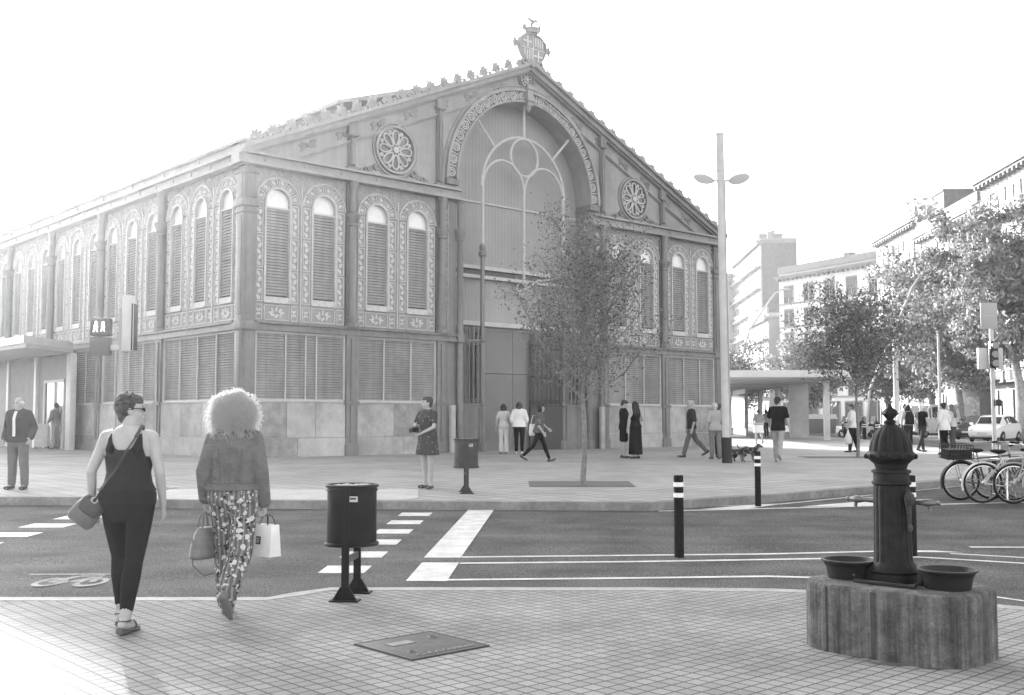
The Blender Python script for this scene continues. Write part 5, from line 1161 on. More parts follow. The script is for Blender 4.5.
def person(label, pos, yaw, H=1.68, male=False, legs=((0, 3), (0, 3)), foot=(0, 0), arms=None, lean=0, hyaw=0, hpitch=0, top=None, bottom=None, hair=('short', .02), shoes=.03, skin=None, fat=1.0, vox=.011, group=None, stance=.085, grip=(0, 0), glasses=False, hipw=1.0):
    s = H/1.7; skin = skin or SKIN; T = MT if male else FT; ln = math.tan(R(lean))
    U = lambda x, y, z: Vector((x*s, (y+ln*max(0, z-.93))*s, z*s))
    # legs
    J = []; zmin = 9
    for i, sd_ in enumerate((-1, 1)):
        p, k = legs[i]; hip = Vector((sd_*.088*fat, 0, .9)); d1_ = Vector((0, math.sin(R(p)), -math.cos(R(p)))); kn = hip+d1_*.41+Vector((sd_*(stance-.088)*.5, 0, 0))
        d2_ = Vector((0, math.sin(R(p-k)), -math.cos(R(p-k)))); an = kn+d2_*.41+Vector((sd_*(stance-.088)*.5, 0, 0)); fp = R(foot[i]); fd = Vector((sd_*.12, math.cos(fp), -math.sin(fp))).normalized(); dn = Vector((0, -math.sin(fp), -math.cos(fp)))
        heel = an+dn*.045-fd*.045; ball = an+dn*.055+fd*.12; toe = ball+fd*.055+Vector((0, 0, .004)) if fp < .5 else ball+fd*.05
        J.append([hip, kn, an, heel, ball, toe]); zmin = min(zmin, heel.z-.032, ball.z-.026, toe.z-.022)
    for j in J:
        for v in j: v.z -= zmin; v *= 1
    dz = -zmin; UL = lambda v: Vector((v.x*s, v.y*s, v.z*s)); U0 = U; U = lambda x, y, z: U0(x, y, z)+Vector((0, 0, dz*s))
    ar = arms or [None, None]; A = []
    shx = .175 if male else .158
    for i, sd_ in enumerate((-1, 1)):
        a = ar[i] or ((.245, -.03, 1.12), (.255, .04, .88)); sh = (sd_*shx*(.6+.4*fat), 0, 1.375); A.append([U(*sh), U(sd_*a[0][0], a[0][1], a[0][2]), U(sd_*a[1][0], a[1][1], a[1][2])])
    m = MB()
    tor = lambda off, z0=0, z1=9, w=1: [(0, (y+ln*max(0, z-.93))*s, (z+dz)*s, (rx*(fat if z < 1.35 else (.6+.4*fat))*(hipw if z < 1.0 else 1)+off)*s*w, (ry*fat+off)*s*w) for z, rx, ry, y in T if z0 <= z <= z1]
    m.loft(tor(0), 22)
    ar_r = (.05, .043, .036, .026) if male else (.046, .04, .032, .023)
    ar_r = [q*s*(.5+.5*fat) for q in ar_r]
    for i, (sh, el, wr) in enumerate(A):
        mid = el.lerp(wr, .35); m.chain([sh, el, mid, wr], [ar_r[0], ar_r[2]*1.05, ar_r[2], ar_r[3]], 12)
        m.capsule(U((-1, 1)[i]*.05, 0, 1.4), sh, .05*s, ar_r[0]*1.02)
        # hand: palm, four fingers, thumb
        d = (wr-el).normalized(); g = grip[i]; sd_ = (-1, 1)[i]; fw = Vector((0, 1, 0)); wv = (fw-d*fw.dot(d)).normalized(); nv = wv.cross(d).normalized()*(-sd_ if True else 1)
        if nv.x*sd_ > 0: nv = -nv      # palm faces the body
        pc = wr+d*.05*s
        for q in (-.022, 0, .022): m.capsule(wr+wv*q*.6*s, wr+d*.085*s+wv*q*s, .015*s, .0125*s, 8)
        for q, fl_ in ((-.033, .062), (-.011, .075), (.011, .08), (.033, .072)):
            b0 = wr+d*.088*s+wv*q*s; c1 = R(20+70*g); c2 = R(35+130*g); e1 = b0+(d*math.cos(c1)+nv*math.sin(c1))*fl_*.55*s; e2 = e1+(d*math.cos(c2)+nv*math.sin(c2))*fl_*.5*s
            m.chain([b0, e1, e2], [.0095*s, .0085*s, .007*s], 8)
        tb = wr+d*.03*s+wv*.026*s; te = tb+(d*.6+wv*.7+nv*.35).normalized()*.042*s; m.chain([tb, te, te+(d*.9+nv*.4).normalized()*.03*s], [.012*s, .0105*s, .0085*s], 8)
    lr = (.082, .074, .053, .053, .036) if not male else (.08, .072, .054, .053, .038)
    for j in J:
        hip, kn, an, heel, ball, toe = [UL(v) for v in j]; f = (.4+.6*fat)
        m.chain([hip, hip.lerp(kn, .4), kn, kn.lerp(an, .32)-Vector((0, .012*s, 0)), an], [lr[0]*s*f, lr[1]*s*f, lr[2]*s*f, lr[3]*s*f, lr[4]*s*f], 14)
        m.chain([heel, ball, toe], [.03*s, .028*s, .02*s], 10); m.capsule(an, ball, .034*s, .024*s, 10); m.capsule(an, heel, .034*s, .03*s, 10)
        for q in (-.018, .018): m.capsule(ball+Vector((q*s, 0, 0)), toe+Vector((q*s, 0, 0)), .018*s, .014*s, 8)
    # head
    hc = U(0, .022, 1.575); HR = Matrix.Rotation(R(hyaw), 3, 'Z') @ Matrix.Rotation(R(hpitch), 3, 'X'); P = lambda x, y, z: hc+HR @ Vector((x*s, y*s, z*s))
    m.chain([U(0, -.012, 1.4), U(0, .0, 1.5), P(0, -.015, -.05)], [.058*s, .05*s, .05*s], 14)
    m.ball(P(0, -.012, .025), (.073*s, .092*s, .092*s), 18, rot=HR); m.ball(P(0, .012, -.035), (.06*s, .074*s, .085*s), 16, rot=HR); m.ball(P(0, .05, -.09), (.034*s, .034*s, .028*s), 12, rot=HR)
    m.chain([P(0, .083, .012), P(0, .098, -.018), P(0, .102, -.032)], [.009*s, .012*s, .014*s], 8); m.capsule(P(-.03, .07, .022), P(.03, .07, .022), .012*s, .012*s, 8)
    for sd_ in (-1, 1): m.ball(P(sd_*.074, -.005, -.012), (.01*s, .018*s, .03*s), 10, rot=HR); m.ball(P(sd_*.035, .055, -.035), (.024*s, .024*s, .022*s), 8, rot=HR)
    m.capsule(P(-.016, .082, -.062), P(.016, .082, -.062), .009*s, .009*s, 8)
    body = fuse(m, 'person', skin, vox, smooth=3); body.location = pos; body.rotation_euler = (0, 0, R(yaw)); tag(body, label, 'person', group)
    m = MB(); [m.ball(P(sd_*.03, .082, .0), (.012*s, .006*s, .007*s), 8, rot=HR) for sd_ in (-1, 1)]; [m.capsule(P(sd_*.018, .086, .02), P(sd_*.046, .078, .021), .004*s, .003*s, 6) for sd_ in (-1, 1)]; m.build('eyes', M_eye, body)
    m = MB(); m.capsule(P(-.017, .09, -.062), P(.017, .09, -.062), .0045*s, .0045*s, 6); m.build('mouth', M_lip, body)
    # hair
    hk, hg = hair[0], hair[1]; mh = mat('hair_%d' % int(hg*100), hg, .6, 30, .4, .8, 45) if hk != 'none' else None
    m = MB()
    if hk in ('short', 'bob', 'long', 'bun', 'tail'):
        m.ball(P(0, -.032, .03), (.082*s, .088*s, .098*s), 18, rot=HR); m.ball(P(0, .012, .07), (.07*s, .082*s, .055*s), 16, rot=HR); m.ball(P(0, -.055, -.035), (.062*s, .045*s, .06*s), 14, rot=HR)
        for sd_ in (-1, 1): m.capsule(P(sd_*.07, .025, .05), P(sd_*.075, .012, .005), .016*s, .008*s, 8)
        if hk == 'short' and vox < .009:
            rr_ = random.Random(3)
            for k in range(60): u = Vector((rr_.gauss(0, 1), rr_.gauss(-.3, .9), abs(rr_.gauss(.5, .7)))).normalized(); a = Vector((u.x*.078, -.028+u.y*.086, .03+u.z*.094)); e_ = a+Vector((u.x*.02+.01, u.y*.02+.015, u.z*.016)); m.capsule(P(*a), P(*e_), .012*s, .005*s, 6)
        if hk == 'bob':
            for sd_ in (-1, 1): m.chain([P(sd_*.06, -.01, .06), P(sd_*.085, -.01, -.02), P(sd_*.075, -.005, -.1)], [.035*s, .035*s, .025*s], 10)
            m.ball(P(0, -.06, -.06), (.085*s, .05*s, .075*s), 14, rot=HR)
        if hk == 'long':
            for q in (-.05, 0, .05): m.chain([P(q, -.07, .03), P(q*1.3, -.085, -.1), U(q*1.5, -.115, 1.34), U(q*1.4, -.12, 1.24)], [.04*s, .04*s, .038*s, .02*s], 10)
            for sd_ in (-1, 1): m.chain([P(sd_*.07, -.01, .04), P(sd_*.085, -.02, -.08), U(sd_*.09, -.05, 1.4)], [.03*s, .03*s, .02*s], 10)
        if hk == 'bun': m.ball(P(0, -.1, .08), .05*s, 12)
        if hk == 'tail': m.chain([P(0, -.1, .05), P(0, -.14, -.02), P(0, -.12, -.14)], [.03*s, .032*s, .012*s], 10)
    if hk == 'bald':
        m.ball(P(0, -.045, .0), (.079*s, .068*s, .06*s), 16, rot=HR); [m.ball(P(sd_*.062, -.01, .015), (.018*s, .045*s, .03*s), 10, rot=HR) for sd_ in (-1, 1)]
    if hk == 'cap':
        m.ball(P(0, -.02, .045), (.085*s, .1*s, .085*s), 18, rot=HR); m.ball(P(0, .09, .06), (.065*s, .06*s, .012*s), 12, rot=HR); m.ball(P(0, -.06, -.04), (.06*s, .045*s, .06*s), 12, rot=HR)
    if hk != 'curly' and hk != 'none':
        fuse(m, 'cap' if hk == 'cap' else 'hair', mh, max(.006, vox*.8), body, smooth=2)
    if hk == 'curly':
        rr_ = random.Random(8); m2 = MB(); m2.ball(P(0, -.03, .03), (.105*s, .11*s, .11*s), 16); m2.ball(P(0, -.03, -.06), (.11*s, .1*s, .09*s), 14); hb = m2.build('hair', mat('curly_hair_core', .17, .8, 30, .4), body); c = MB()
        for k in range(1900):
            u = Vector((rr_.gauss(0, 1), rr_.gauss(-.15, 1), rr_.gauss(.15, .95))).normalized()
            if u.y > .55 and u.z < .35: continue
            a = P(0, -.03, .0)+Vector((u.x*.1, u.y*.1, u.z*.11))*s; Lg = rr_.uniform(.05, .12)*(1.12 if abs(u.x) > .5 else 1); e1 = u.orthogonal().normalized(); e2 = u.cross(e1); ph = rr_.uniform(0, 6.28); rad_ = rr_.uniform(.012, .024); drop = Vector((0, 0, -.05))
            q = [a+(u*Lg*i/7 + drop*(i/7)**2*rr_.uniform(.2, 1.3) + (e1*math.cos(ph+i*1.35)+e2*math.sin(ph+i*1.35))*rad_)*s*1.0 for i in range(8)]
            c.tube(q, [.004, .0045, .0045, .004, .0035, .003, .002, .001], 3, cap=False)
        hm = bpy.data.materials.new('curl_strands'); hm.use_nodes = True; tt = hm.node_tree; pb = tt.nodes['Principled BSDF']; pb.inputs['Base Color'].default_value = (.45, .45, .45, 1); pb.inputs['Roughness'].default_value = .4
        dt = tt.nodes.new('ShaderNodeBsdfTranslucent'); dt.inputs[0].default_value = (.92, .92, .92, 1); mx = tt.nodes.new('ShaderNodeMixShader'); mx.inputs[0].default_value = .55
        tt.links.new(pb.outputs[0], mx.inputs[1]); tt.links.new(dt.outputs[0], mx.inputs[2]); tt.links.new(mx.outputs[0], tt.nodes['Material Output'].inputs['Surface'])
        c.build('curls', hm, hb, recalc=False)
    if glasses:
        m = MB(); [m.ball(P(sd_*.033, .094, .0), (.026*s, .008*s, .02*s), 12, rot=HR) for sd_ in (-1, 1)]; m.tube([P(-.01, .1, .008), P(.01, .1, .008)], .003*s, 6); [m.tube([P(sd_*.058, .088, .006), P(sd_*.08, .03, .01), P(sd_*.08, -.02, .0)], .0035*s, 6) for sd_ in (-1, 1)]; m.build('sunglasses', mat('sunglass_black', .012, .15), body)
    # garments
    def sleeves(mm, frac, off, cuff=0):
        for i, (sh, el, wr) in enumerate(A):
            mm.capsule(U((-1, 1)[i]*.06, 0, 1.395), sh, (.055+off)*s, ar_r[0]+off*s)
            if frac <= .5: mm.capsule(sh, sh.lerp(el, frac*2), ar_r[0]+off*s, ar_r[1]+off*1.25*s)
            else: mm.chain([sh, el, el.lerp(wr, (frac-.5)*2)], [ar_r[0]+off*s, ar_r[2]+off*1.3*s, ar_r[3]+(off*1.3+cuff)*s], 12)
    if top:
        k = top['kind']; mt = top['mat']; off = top.get('off', .012); z0 = top.get('z0', .93); m = MB()
        rg = tor(off, 1.05 if z0 > 1.0 else .97, 1.43 if k != 'tank' else 1.385); b0 = rg[0]; 
        fl_ = top.get('flare', .018 if z0 < .95 else 0); hb_ = tor(off, .96, .98)[0]
        low = (0, hb_[1], (z0+dz)*s, hb_[3]+fl_*s, hb_[4]+fl_*s)
        rg = [low]+[q for q in rg if q[2] > (z0+dz)*s+.02]
        if top.get('minx'): rg = [(a_, b_, c_, max(d_, top['minx']*s) if c_ < (1.36+dz)*s else d_, e_) for a_, b_, c_, d_, e_ in rg]
        if k != 'tank': rg[-1] = (rg[-1][0], rg[-1][1], rg[-1][2], rg[-1][3]*.95, rg[-1][4]); rg.append((0, rg[-1][1], (1.455+dz)*s, .075*s, .066*s))
        m.loft(rg, 24)
        if k == 'tank':
            for sd_ in (-1, 1):
                m.chain([U(sd_*.1, -.1*fat, 1.29), U(sd_*.1, -.075, 1.37), U(sd_*.105, -.01, 1.435), U(sd_*.1, .06, 1.38), U(sd_*.095, .1, 1.29)], [.03*s, .02*s, .013*s, .02*s, .03*s], 10)
        if top.get('sleeve', 0): sleeves(m, top['sleeve'], off*.95, top.get('cuff', 0))
        if k == 'jacket': m.chain([U(-.06, -.045, 1.465), U(0, -.07, 1.475), U(.06, -.045, 1.465)], [.02*s]*3, 8); m.chain([U(-.06, -.045, 1.465), U(-.065, .03, 1.45), U(-.03, .08, 1.38)], [.02*s]*3, 8); m.chain([U(.06, -.045, 1.465), U(.065, .03, 1.45), U(.03, .08, 1.38)], [.02*s]*3, 8)
        g_ = fuse(m, top.get('name', 'shirt'), mt, vox, body, smooth=3)
        if k == 'tank':      # scooped neckline and arm holes
            bm = bmesh.new(); bm.from_mesh(g_.data); kill = []
            for f in bm.faces:
                c = f.calc_center_median(); x, z = abs(c.x)/s, c.z/s-dz
                if x < .1 and z > (1.285 if c.y < 0 else 1.24)+.12*(x/.1)**3.5: kill.append(f)
                elif x > .122 and z > 1.24+.15*max(0, 1-(x-.122)/.03)**2: kill.append(f)
            bmesh.ops.delete(bm, geom=kill, context='FACES'); bm.to_mesh(g_.data); bm.free()
        if k == 'jacket' and top.get('open'):
            q = MB(); q.loft([(0, b_[1]+b_[4]*.5, b_[2], .05*s, b_[4]*.5+.012*s) for b_ in rg[1:-1]], 12); q.build('shirt_front', top['open'], body)
    if bottom:
        k = bottom['kind']; mb_ = bottom['mat']; off = bottom.get('off', .008); m = MB()
        m.loft([(q[0], q[1], q[2], q[3], q[4]) for q in tor(off, .76, bottom.get('z1', 1.06))], 22)
        if k in ('trousers', 'shorts'):
            hem = bottom.get('hem', .05); kneew = bottom.get('knee', .062); f = (.4+.6*fat)
            for j in J:
                hip, kn, an = [UL(v) for v in j[:3]]
                if k == 'shorts': m.chain([hip, hip.lerp(kn, .45), hip.lerp(kn, .85)], [(lr[0]+off)*s*f, (lr[1]+off*1.4)*s*f, (lr[2]+off*2.6)*s*f], 14)
                else:
                    e_ = kn.lerp(an, bottom.get('len', .95)); m.chain([hip, hip.lerp(kn, .4), kn, kn.lerp(an, .32)-Vector((0, .012*s, 0)), e_], [(lr[0]+off)*s*f, (lr[1]+off)*s*f, max(kneew, lr[2]+off)*s*(.6+.4*fat), max(kneew*.6+hem*.4, lr[3]+off+.002)*s*(.55+.45*fat), hem*s], 16)
        if k == 'skirt':
            zh = bottom['z']; hb_ = tor(off, .9, .98)[-1]; yo = bottom.get('yo', 0); fl_ = bottom.get('flare', .03)
            m.loft([(0, yo*s, (zh+dz)*s, hb_[3]+fl_*s, hb_[4]+fl_*1.3*s), (0, yo*.5*s, ((zh+.9)/2+dz)*s, hb_[3]+fl_*.5*s, hb_[4]+fl_*.7*s), (0, 0, (.9+dz)*s, hb_[3], hb_[4]), (0, 0, (1.0+dz)*s, hb_[3]*.93, hb_[4]*.93)], 24)
        fuse(m, bottom.get('name', 'trousers' if k == 'trousers' else k), mb_, vox, body, smooth=10 if vox < .009 else 3)
    sandal = shoes == 'sandal'; ms = mat('sandal_leather', .09, .6) if sandal else mat('shoe_%d' % int(shoes*100), shoes, .5)
    for j in J:
        hip, kn, an, heel, ball, toe = [UL(v) for v in j]; m = MB()
        if sandal:
            dn = Vector((0, 0, -.026*s)); fw = (ball-heel).normalized(); sd2 = Vector((1, 0, 0))
            m.tube([heel-fw*.035*s+dn, heel+dn, heel.lerp(ball, .5)+dn, ball+dn, toe+dn, toe+fw*.022*s+dn], [.024*s, .036*s, .034*s, .043*s, .036*s, .018*s], 14, flat=.5)
            m.tube([heel-fw*.03*s+dn*1.7, heel+dn*1.7, heel.lerp(ball, .55)+dn*1.4], [.03*s, .036*s, .03*s], 12, flat=.6)
            for c_, r_ in ((ball-fw*.015*s, .036), (heel.lerp(an, .75), .044)):
                m.tube([c_+sd2*r_*s*math.cos(u)+(Vector((0, .3, .95)) if r_ < .04 else Vector((0, 1, 0)))*r_*s*math.sin(u) for u in [i*math.pi/8 for i in range(17)]], .007*s, 6)
            m.build('shoe', ms, body); continue
        up = Vector((0, 0, .004*s)); m.chain([heel+up, ball+up, toe+up], [.036*s, .036*s, .026*s], 10)
        if not bottom or bottom.get('closed', True): m.capsule(heel.lerp(ball, .1)+Vector((0, 0, .03*s)), ball, .034*s, .03*s, 10)
        fuse(m, 'shoe', ms, vox*.8, body, smooth=2)
    body['_'] = 0; del body['_']
    Wm = Matrix.Translation(pos) @ Matrix.Rotation(R(yaw), 4, 'Z')
    return body, [Wm @ a[2] for a in A], Wm, U, J
GP = 'people crossing the plaza'
C_black = cloth('black_cloth', .014); C_navy = cloth('navy_cloth', .04); C_white = cloth('white_cloth', .62); C_pale = cloth('pale_cloth', .42); C_grey = cloth('grey_cloth', .2); C_denim = cloth('denim', .14, bump=1.0); C_denim.node_tree.nodes['Bump'].inputs['Distance'].default_value = .09; C_denim.node_tree.nodes['Noise Texture'].inputs['Scale'].default_value = 9; C_dden = cloth('dark_denim', .07); C_mid = cloth('mid_grey_cloth', .12)
def P_(x, v, Y=None):    # stand a figure on the ground
    return Vector((x, v, zg(v)))

# woman in black, seen from behind, looking to her right
w1, h1, W1, U1, J1 = person('woman in a black tank top and leggings and sunglasses seen from behind', Vector((-2.78, 7.85, 0)), 0, 1.69, legs=((17, 14), (-13, 4)), foot=(8, 6), arms=[((.252, -.05, 1.13), (.268, .03, .9)), ((.235, -.02, 1.12), (.235, .07, .88))], hyaw=-72, hpitch=4, top=dict(kind='tank', mat=cloth('black_jersey', .017, bump=.35), off=.006, z0=.99, name='tank_top'), bottom=dict(kind='trousers', mat=cloth('black_leggings', .013, bump=.3), off=.006, hem=.047, knee=.058, len=.84, name='leggings', closed=False), hair=('short', .03), shoes='sandal', fat=1.17, vox=.0055, stance=.06, glasses=True, hipw=1.0)
# woman with blond curls in a denim jacket
w2, h2, W2, U2, J2 = person('woman with a big halo of curly hair, denim jacket and patterned trousers, seen from behind', Vector((-2.13, 8.3, 0)), -2, 1.68, legs=((12, 12), (-10, 38)), foot=(0, 48), arms=[((.232, -.03, 1.12), (.235, .05, .9)), ((.222, -.03, 1.11), (.222, .06, .87))], hyaw=-10, top=dict(kind='jacket', mat=C_denim, off=.02, z0=.98, flare=.02, minx=.185, sleeve=.97, cuff=.006, name='denim_jacket'), bottom=dict(kind='trousers', mat=cloth('flowered_stripe', .10, 'flowers', .2, 28), off=.018, hem=.078, knee=.088, len=.92), hair=('curly', .4), shoes=.12, vox=.006, grip=(.9, .9), fat=1.05, stance=.06)
# jacket seams, yoke, waistband and buttons
m = MB(); s2 = 1.68/1.7; dzj = 0
jz = lambda x, z: U2(x, -(.1+.02)*math.sqrt(max(.05, 1-(x/.2)**2))-.006, z)
for x in (-.075, .075): m.tube([jz(x*1.25, 1.3), jz(x, 1.15), jz(x*.9, 1.03)], .004, 5)
m.tube([jz(-.15, 1.315), jz(0, 1.3), jz(.15, 1.315)], .004, 5); m.tube([jz(0, 1.3), jz(0, 1.04)], .003, 5)
m.build('seam', mat('seam_thread', .09, .8), [c for c in w2.children if c.name.startswith('denim_jacket')][0])
m = MB()
for k in range(13): a = R(190+k*160/12); m.ball(U2(.19*math.cos(a), .145*math.sin(a), 1.0), .009, 8) if k in (1, 2, 10, 11) else None
m.build('button', mat('metal_button', .5, .35, metal=.7), [c for c in w2.children if c.name.startswith('denim_jacket')][0])
m = MB(); pts = [(.202*math.cos(R(180+k*10)), .152*math.sin(R(180+k*10))) for k in range(19)]
for z in (.99, 1.035): m.tube([U2(x, y, z) for x, y in pts], .0035, 5)
m.build('waistband', mat('seam_thread', .09, .8), [c for c in w2.children if c.name.startswith('denim_jacket')][0])
# shoulder bag across woman one, resting at her left hip
M_leather = mat('grey_leather', .11, .5, 12, .25, .3, 30)
t = empty('shoulder_bag', W1 @ U1(-.245, -.1, .86), R(20), 'dark leather shoulder bag with a long strap at the hip of the woman in black', 'bag'); m = MB(); BS = .82
m.loft([(0, 0, -.15, .1, .035), (-.0, 0, -.1, .125, .05), (0, 0, 0, .12, .055), (0, 0, .07, .095, .04), (0, 0, .1, .08, .02)], 18); b_ = fuse(m, 'pouch', M_leather, .007, t); b_.rotation_euler = (0, R(38), 0); b_.scale = (BS,)*3
m = MB(); m.loft([(0, -.012, -.04, .1, .05), (0, -.012, .06, .11, .055), (0, -.01, .11, .09, .03)], 18); f_ = fuse(m, 'flap', mat('dark_leather', .05, .5, 12, .25, .3, 30), .007, t); f_.rotation_euler = (0, R(38), 0); f_.scale = (BS,)*3
inv = Matrix.Rotation(-R(20), 4, 'Z') @ Matrix.Translation(-(W1 @ U1(-.245, -.1, .86))); q = [inv @ (W1 @ U1(*p)) for p in ((-.19, -.135, .93), (-.13, -.145, 1.02), (-.04, -.125, 1.16), (.04, -.138, 1.3), (.085, -.108, 1.38), (.1, -.02, 1.462), (.06, .1, 1.38), (-.05, .14, 1.2), (-.2, .1, .98), (-.25, -.02, .93))]
m = MB(); 
for a, b in zip(q, q[1:]): m.tube([a, b], .016, 8, flat=.35)
m.build('strap', mat('dark_leather', .05, .5), t); m = MB(); m.torus(q[0], .02, .005, 'y', 14, 6); m.build('ring', M_chrome, t)
# handbag in the left hand, paper bag in the right hand of woman two
hl = h2[0]+Vector((0, .0, -.09)); t = empty('handbag', hl, R(65), 'soft grey leather handbag hanging from the hand of the curly haired woman', 'bag'); m = MB(); m.loft([(0, 0, -.36, .13, .055), (0, 0, -.34, .15, .075), (0, 0, -.26, .14, .07), (0, 0, -.16, .1, .045), (0, 0, -.12, .075, .03)], 20); fuse(m, 'pouch', mat('soft_leather', .16, .5, 9, .25, .4, 25), .007, t)
m = MB(); [m.tube([(x, y, -.13), (x*.7, y*.8, -.05), (0, 0, .005), (-x*.7, y*.8, -.05), (-x, y, -.13)], .007, 7) for x, y in ((.06, .025), (.06, -.025))]; m.build('handle', M_leather, t)
m = MB(); m.tube([(.1, 0, -.3), (.13, -.05, -.4), (.06, -.06, -.47), (-.06, -.05, -.48), (-.13, 0, -.4), (-.12, .02, -.2)], .005, 6); m.build('loose_strap', M_leather, t); m = MB(); rr = random.Random(2); [m.torus((.03*math.sin(k), -.07+.004*k, -.16-.022*k), .012, .0035, 'x' if k % 2 else 'y', 9, 5) for k in range(8)]; m.build('chain', M_chrome, t)
hr = h2[1]+Vector((.0, 0, -.09)); t = empty('paper_bag', hr+Vector((.03, 0, 0)), R(-38), 'white paper bag with a dark square print held by the curly haired woman', 'bag'); m = MB(); w_, d_, h_ = .095, .055, .24
m.prism([(-w_, -d_, -.07-h_), (w_, -d_, -.07-h_), (w_*.93, -d_*.6, -.07), (-w_*.93, -d_*.6, -.07)], (0, .001, 0)); m.v = []; m.f = []; m.mi = []
V = [(-w_, -d_, -.07-h_), (w_, -d_, -.07-h_), (w_, d_, -.07-h_), (-w_, d_, -.07-h_), (-w_*.95, -d_*.7, -.07), (w_*.95, -d_*.7, -.07), (w_*.95, d_*.7, -.07), (-w_*.95, d_*.7, -.07)]
m.add(V, [(0, 1, 2, 3), (0, 1, 5, 4), (1, 2, 6, 5), (2, 3, 7, 6), (3, 0, 4, 7)]); bg_ = m.build('bag_body', mat('white_paper', .66, .6, 8, .06, trans=.15), t, smooth=False)
m = MB(); m.box((-.05, -d_*.88, -.19), (.055, .004, .06), 0, Matrix.Rotation(R(-4.5), 3, 'X')); [m.box((-.05, -d_*.9-.002, -.175-.014*k), (.035, .004, .005), 1, Matrix.Rotation(R(-4.5), 3, 'X')) for k in range(3)]; m.build('print', [M_black, M_white], bg_, smooth=False)
m = MB(); [m.tube([(-.05, y, -.075), (-.03, y*.5, -.01), (0, 0, .006), (.03, y*.5, -.01), (.05, y, -.075)], .004, 6) for y in (-d_*.7, d_*.7)]; m.build('handle', M_black, t)
# others
person('old man with white hair in a dark jacket standing at the far kerb', P_(-9.02, 19.75), 172, 1.69, True, legs=((0, 2), (-2, 2)), arms=[((.26, -.06, 1.13), (.3, .1, .95)), ((.27, -.08, 1.12), (.22, .08, .94))], hyaw=-8, top=dict(kind='jacket', mat=C_navy, off=.03, z0=.86, sleeve=.98, open=C_white, name='jacket'), bottom=dict(kind='trousers', mat=cloth('grey_trousers', .13), off=.02, hem=.07, knee=.08), hair=('bald', .6), fat=1.1, stance=.13)
person('man in dark clothes standing with his back half turned at the porch door', P_(-17.4, 41.2), 60, 1.76, True, arms=[((.24, .0, 1.13), (.2, .18, 1.0)), None], top=dict(kind='jacket', mat=C_mid, off=.02, sleeve=.97, name='jacket'), bottom=dict(kind='trousers', mat=C_grey, off=.012, hem=.06, knee=.068), hair=('short', .04))
dw, hd, WD, UD, JD = person('woman in a dark patterned dress and sandals carrying a camera', P_(-1.56, 19.95), 148, 1.7, legs=((4, 4), (-4, 3)), arms=[((.2, .08, 1.13), (.0, .24, 1.0)), ((.22, .1, 1.14), (.1, .27, 1.13))], hyaw=-35, hpitch=2, top=dict(kind='tee', mat=cloth('dark_floral', .06, 'spots', .22), off=.016, z0=.93, sleeve=.3, name='dress_top'), bottom=dict(kind='skirt', mat=cloth('dark_floral', .06, 'spots', .22), z=.62, flare=.04, off=.02, closed=False), hair=('short', .05), shoes=.06, stance=.1)
t = empty('camera', WD @ UD(.06, .3, 1.08), R(148), 'black camera held at the chest of the woman in the patterned dress', 'camera'); m = MB(); m.box((0, 0, 0), (.14, .06, .095)); m.box((0, 0, .06), (.05, .05, .03)); m.build('camera_body', M_black, t, bevel=.006); m = MB(); m.tube([(0, .03, 0), (0, .13, -.01)], [.036, .04], 14); m.build('lens', M_black, t)
person('woman in pale trousers and blouse standing at the hall door', P_(-.28, 35.9), 8, 1.66, top=dict(kind='tee', mat=C_pale, off=.014, sleeve=.3), bottom=dict(kind='trousers', mat=cloth('cream_cloth', .46), off=.012, hem=.085, knee=.07), hair=('bob', .03), shoes=.1)
person('woman in a white shirt and black trousers standing at the hall door', P_(.24, 35.6), -6, 1.72, top=dict(kind='tee', mat=C_white, off=.035, z0=.88, sleeve=.6, flare=.02), bottom=dict(kind='trousers', mat=C_black, off=.012, hem=.055, knee=.062), hair=('bob', .05), shoes=.5, fat=1.1)
ww, hw, WW, UW, JW = person('woman in a patterned blouse striding past the hall entrance', P_(.73, 29.5), -88, 1.64, legs=((24, 4), (-22, 24)), foot=(-12, 30), arms=[((.22, .1, 1.14), (.16, .26, 1.0)), ((.24, -.06, 1.12), (.25, .1, .9))], lean=4, top=dict(kind='tee', mat=cloth('leaf_print', .1, 'spots', .42), off=.03, z0=.88, sleeve=.45, flare=.015), bottom=dict(kind='trousers', mat=C_black, off=.006, hem=.046, knee=.06), hair=('bob', .02), shoes=.05)
t = empty('tote_bag', WW @ UW(-.22, -.12, 1.0), R(-88), 'white tote bag hanging behind the striding woman', 'bag'); m = MB(); m.loft([(0, 0, -.2, .06, .14), (0, 0, -.1, .07, .15), (0, 0, .12, .03, .13)], 16); m.build('bag_body', C_white, t); m = MB(); m.tube([(0, .1, .1), (.06, .05, .35), (.06, -.04, .35), (0, -.1, .1)], .012, 6); m.build('strap', C_white, t)
GC = 'couple looking at a phone'
_, hp, _, _, _ = person('person in a dark shirt and shorts looking down at a phone', P_(3.3, 31.9), -80, 1.72, True, arms=[((.2, .12, 1.14), (.04, .28, 1.2)), ((.22, .1, 1.12), (.08, .3, 1.18))], hpitch=-28, top=dict(kind='tee', mat=C_black, off=.018, sleeve=.4, z0=.86), bottom=dict(kind='shorts', mat=C_black, off=.02), hair=('short', .03), shoes=.05, group=GC)
t = empty('mobile_phone', hp[0]+Vector((.05, 0, .06)), R(-80), 'dark mobile phone held up by the person in shorts', 'phone'); m = MB(); m.box((0, 0, 0), (.075, .012, .15), 0, Matrix.Rotation(R(-40), 3, 'X')); m.build('phone_body', M_black, t, bevel=.003)
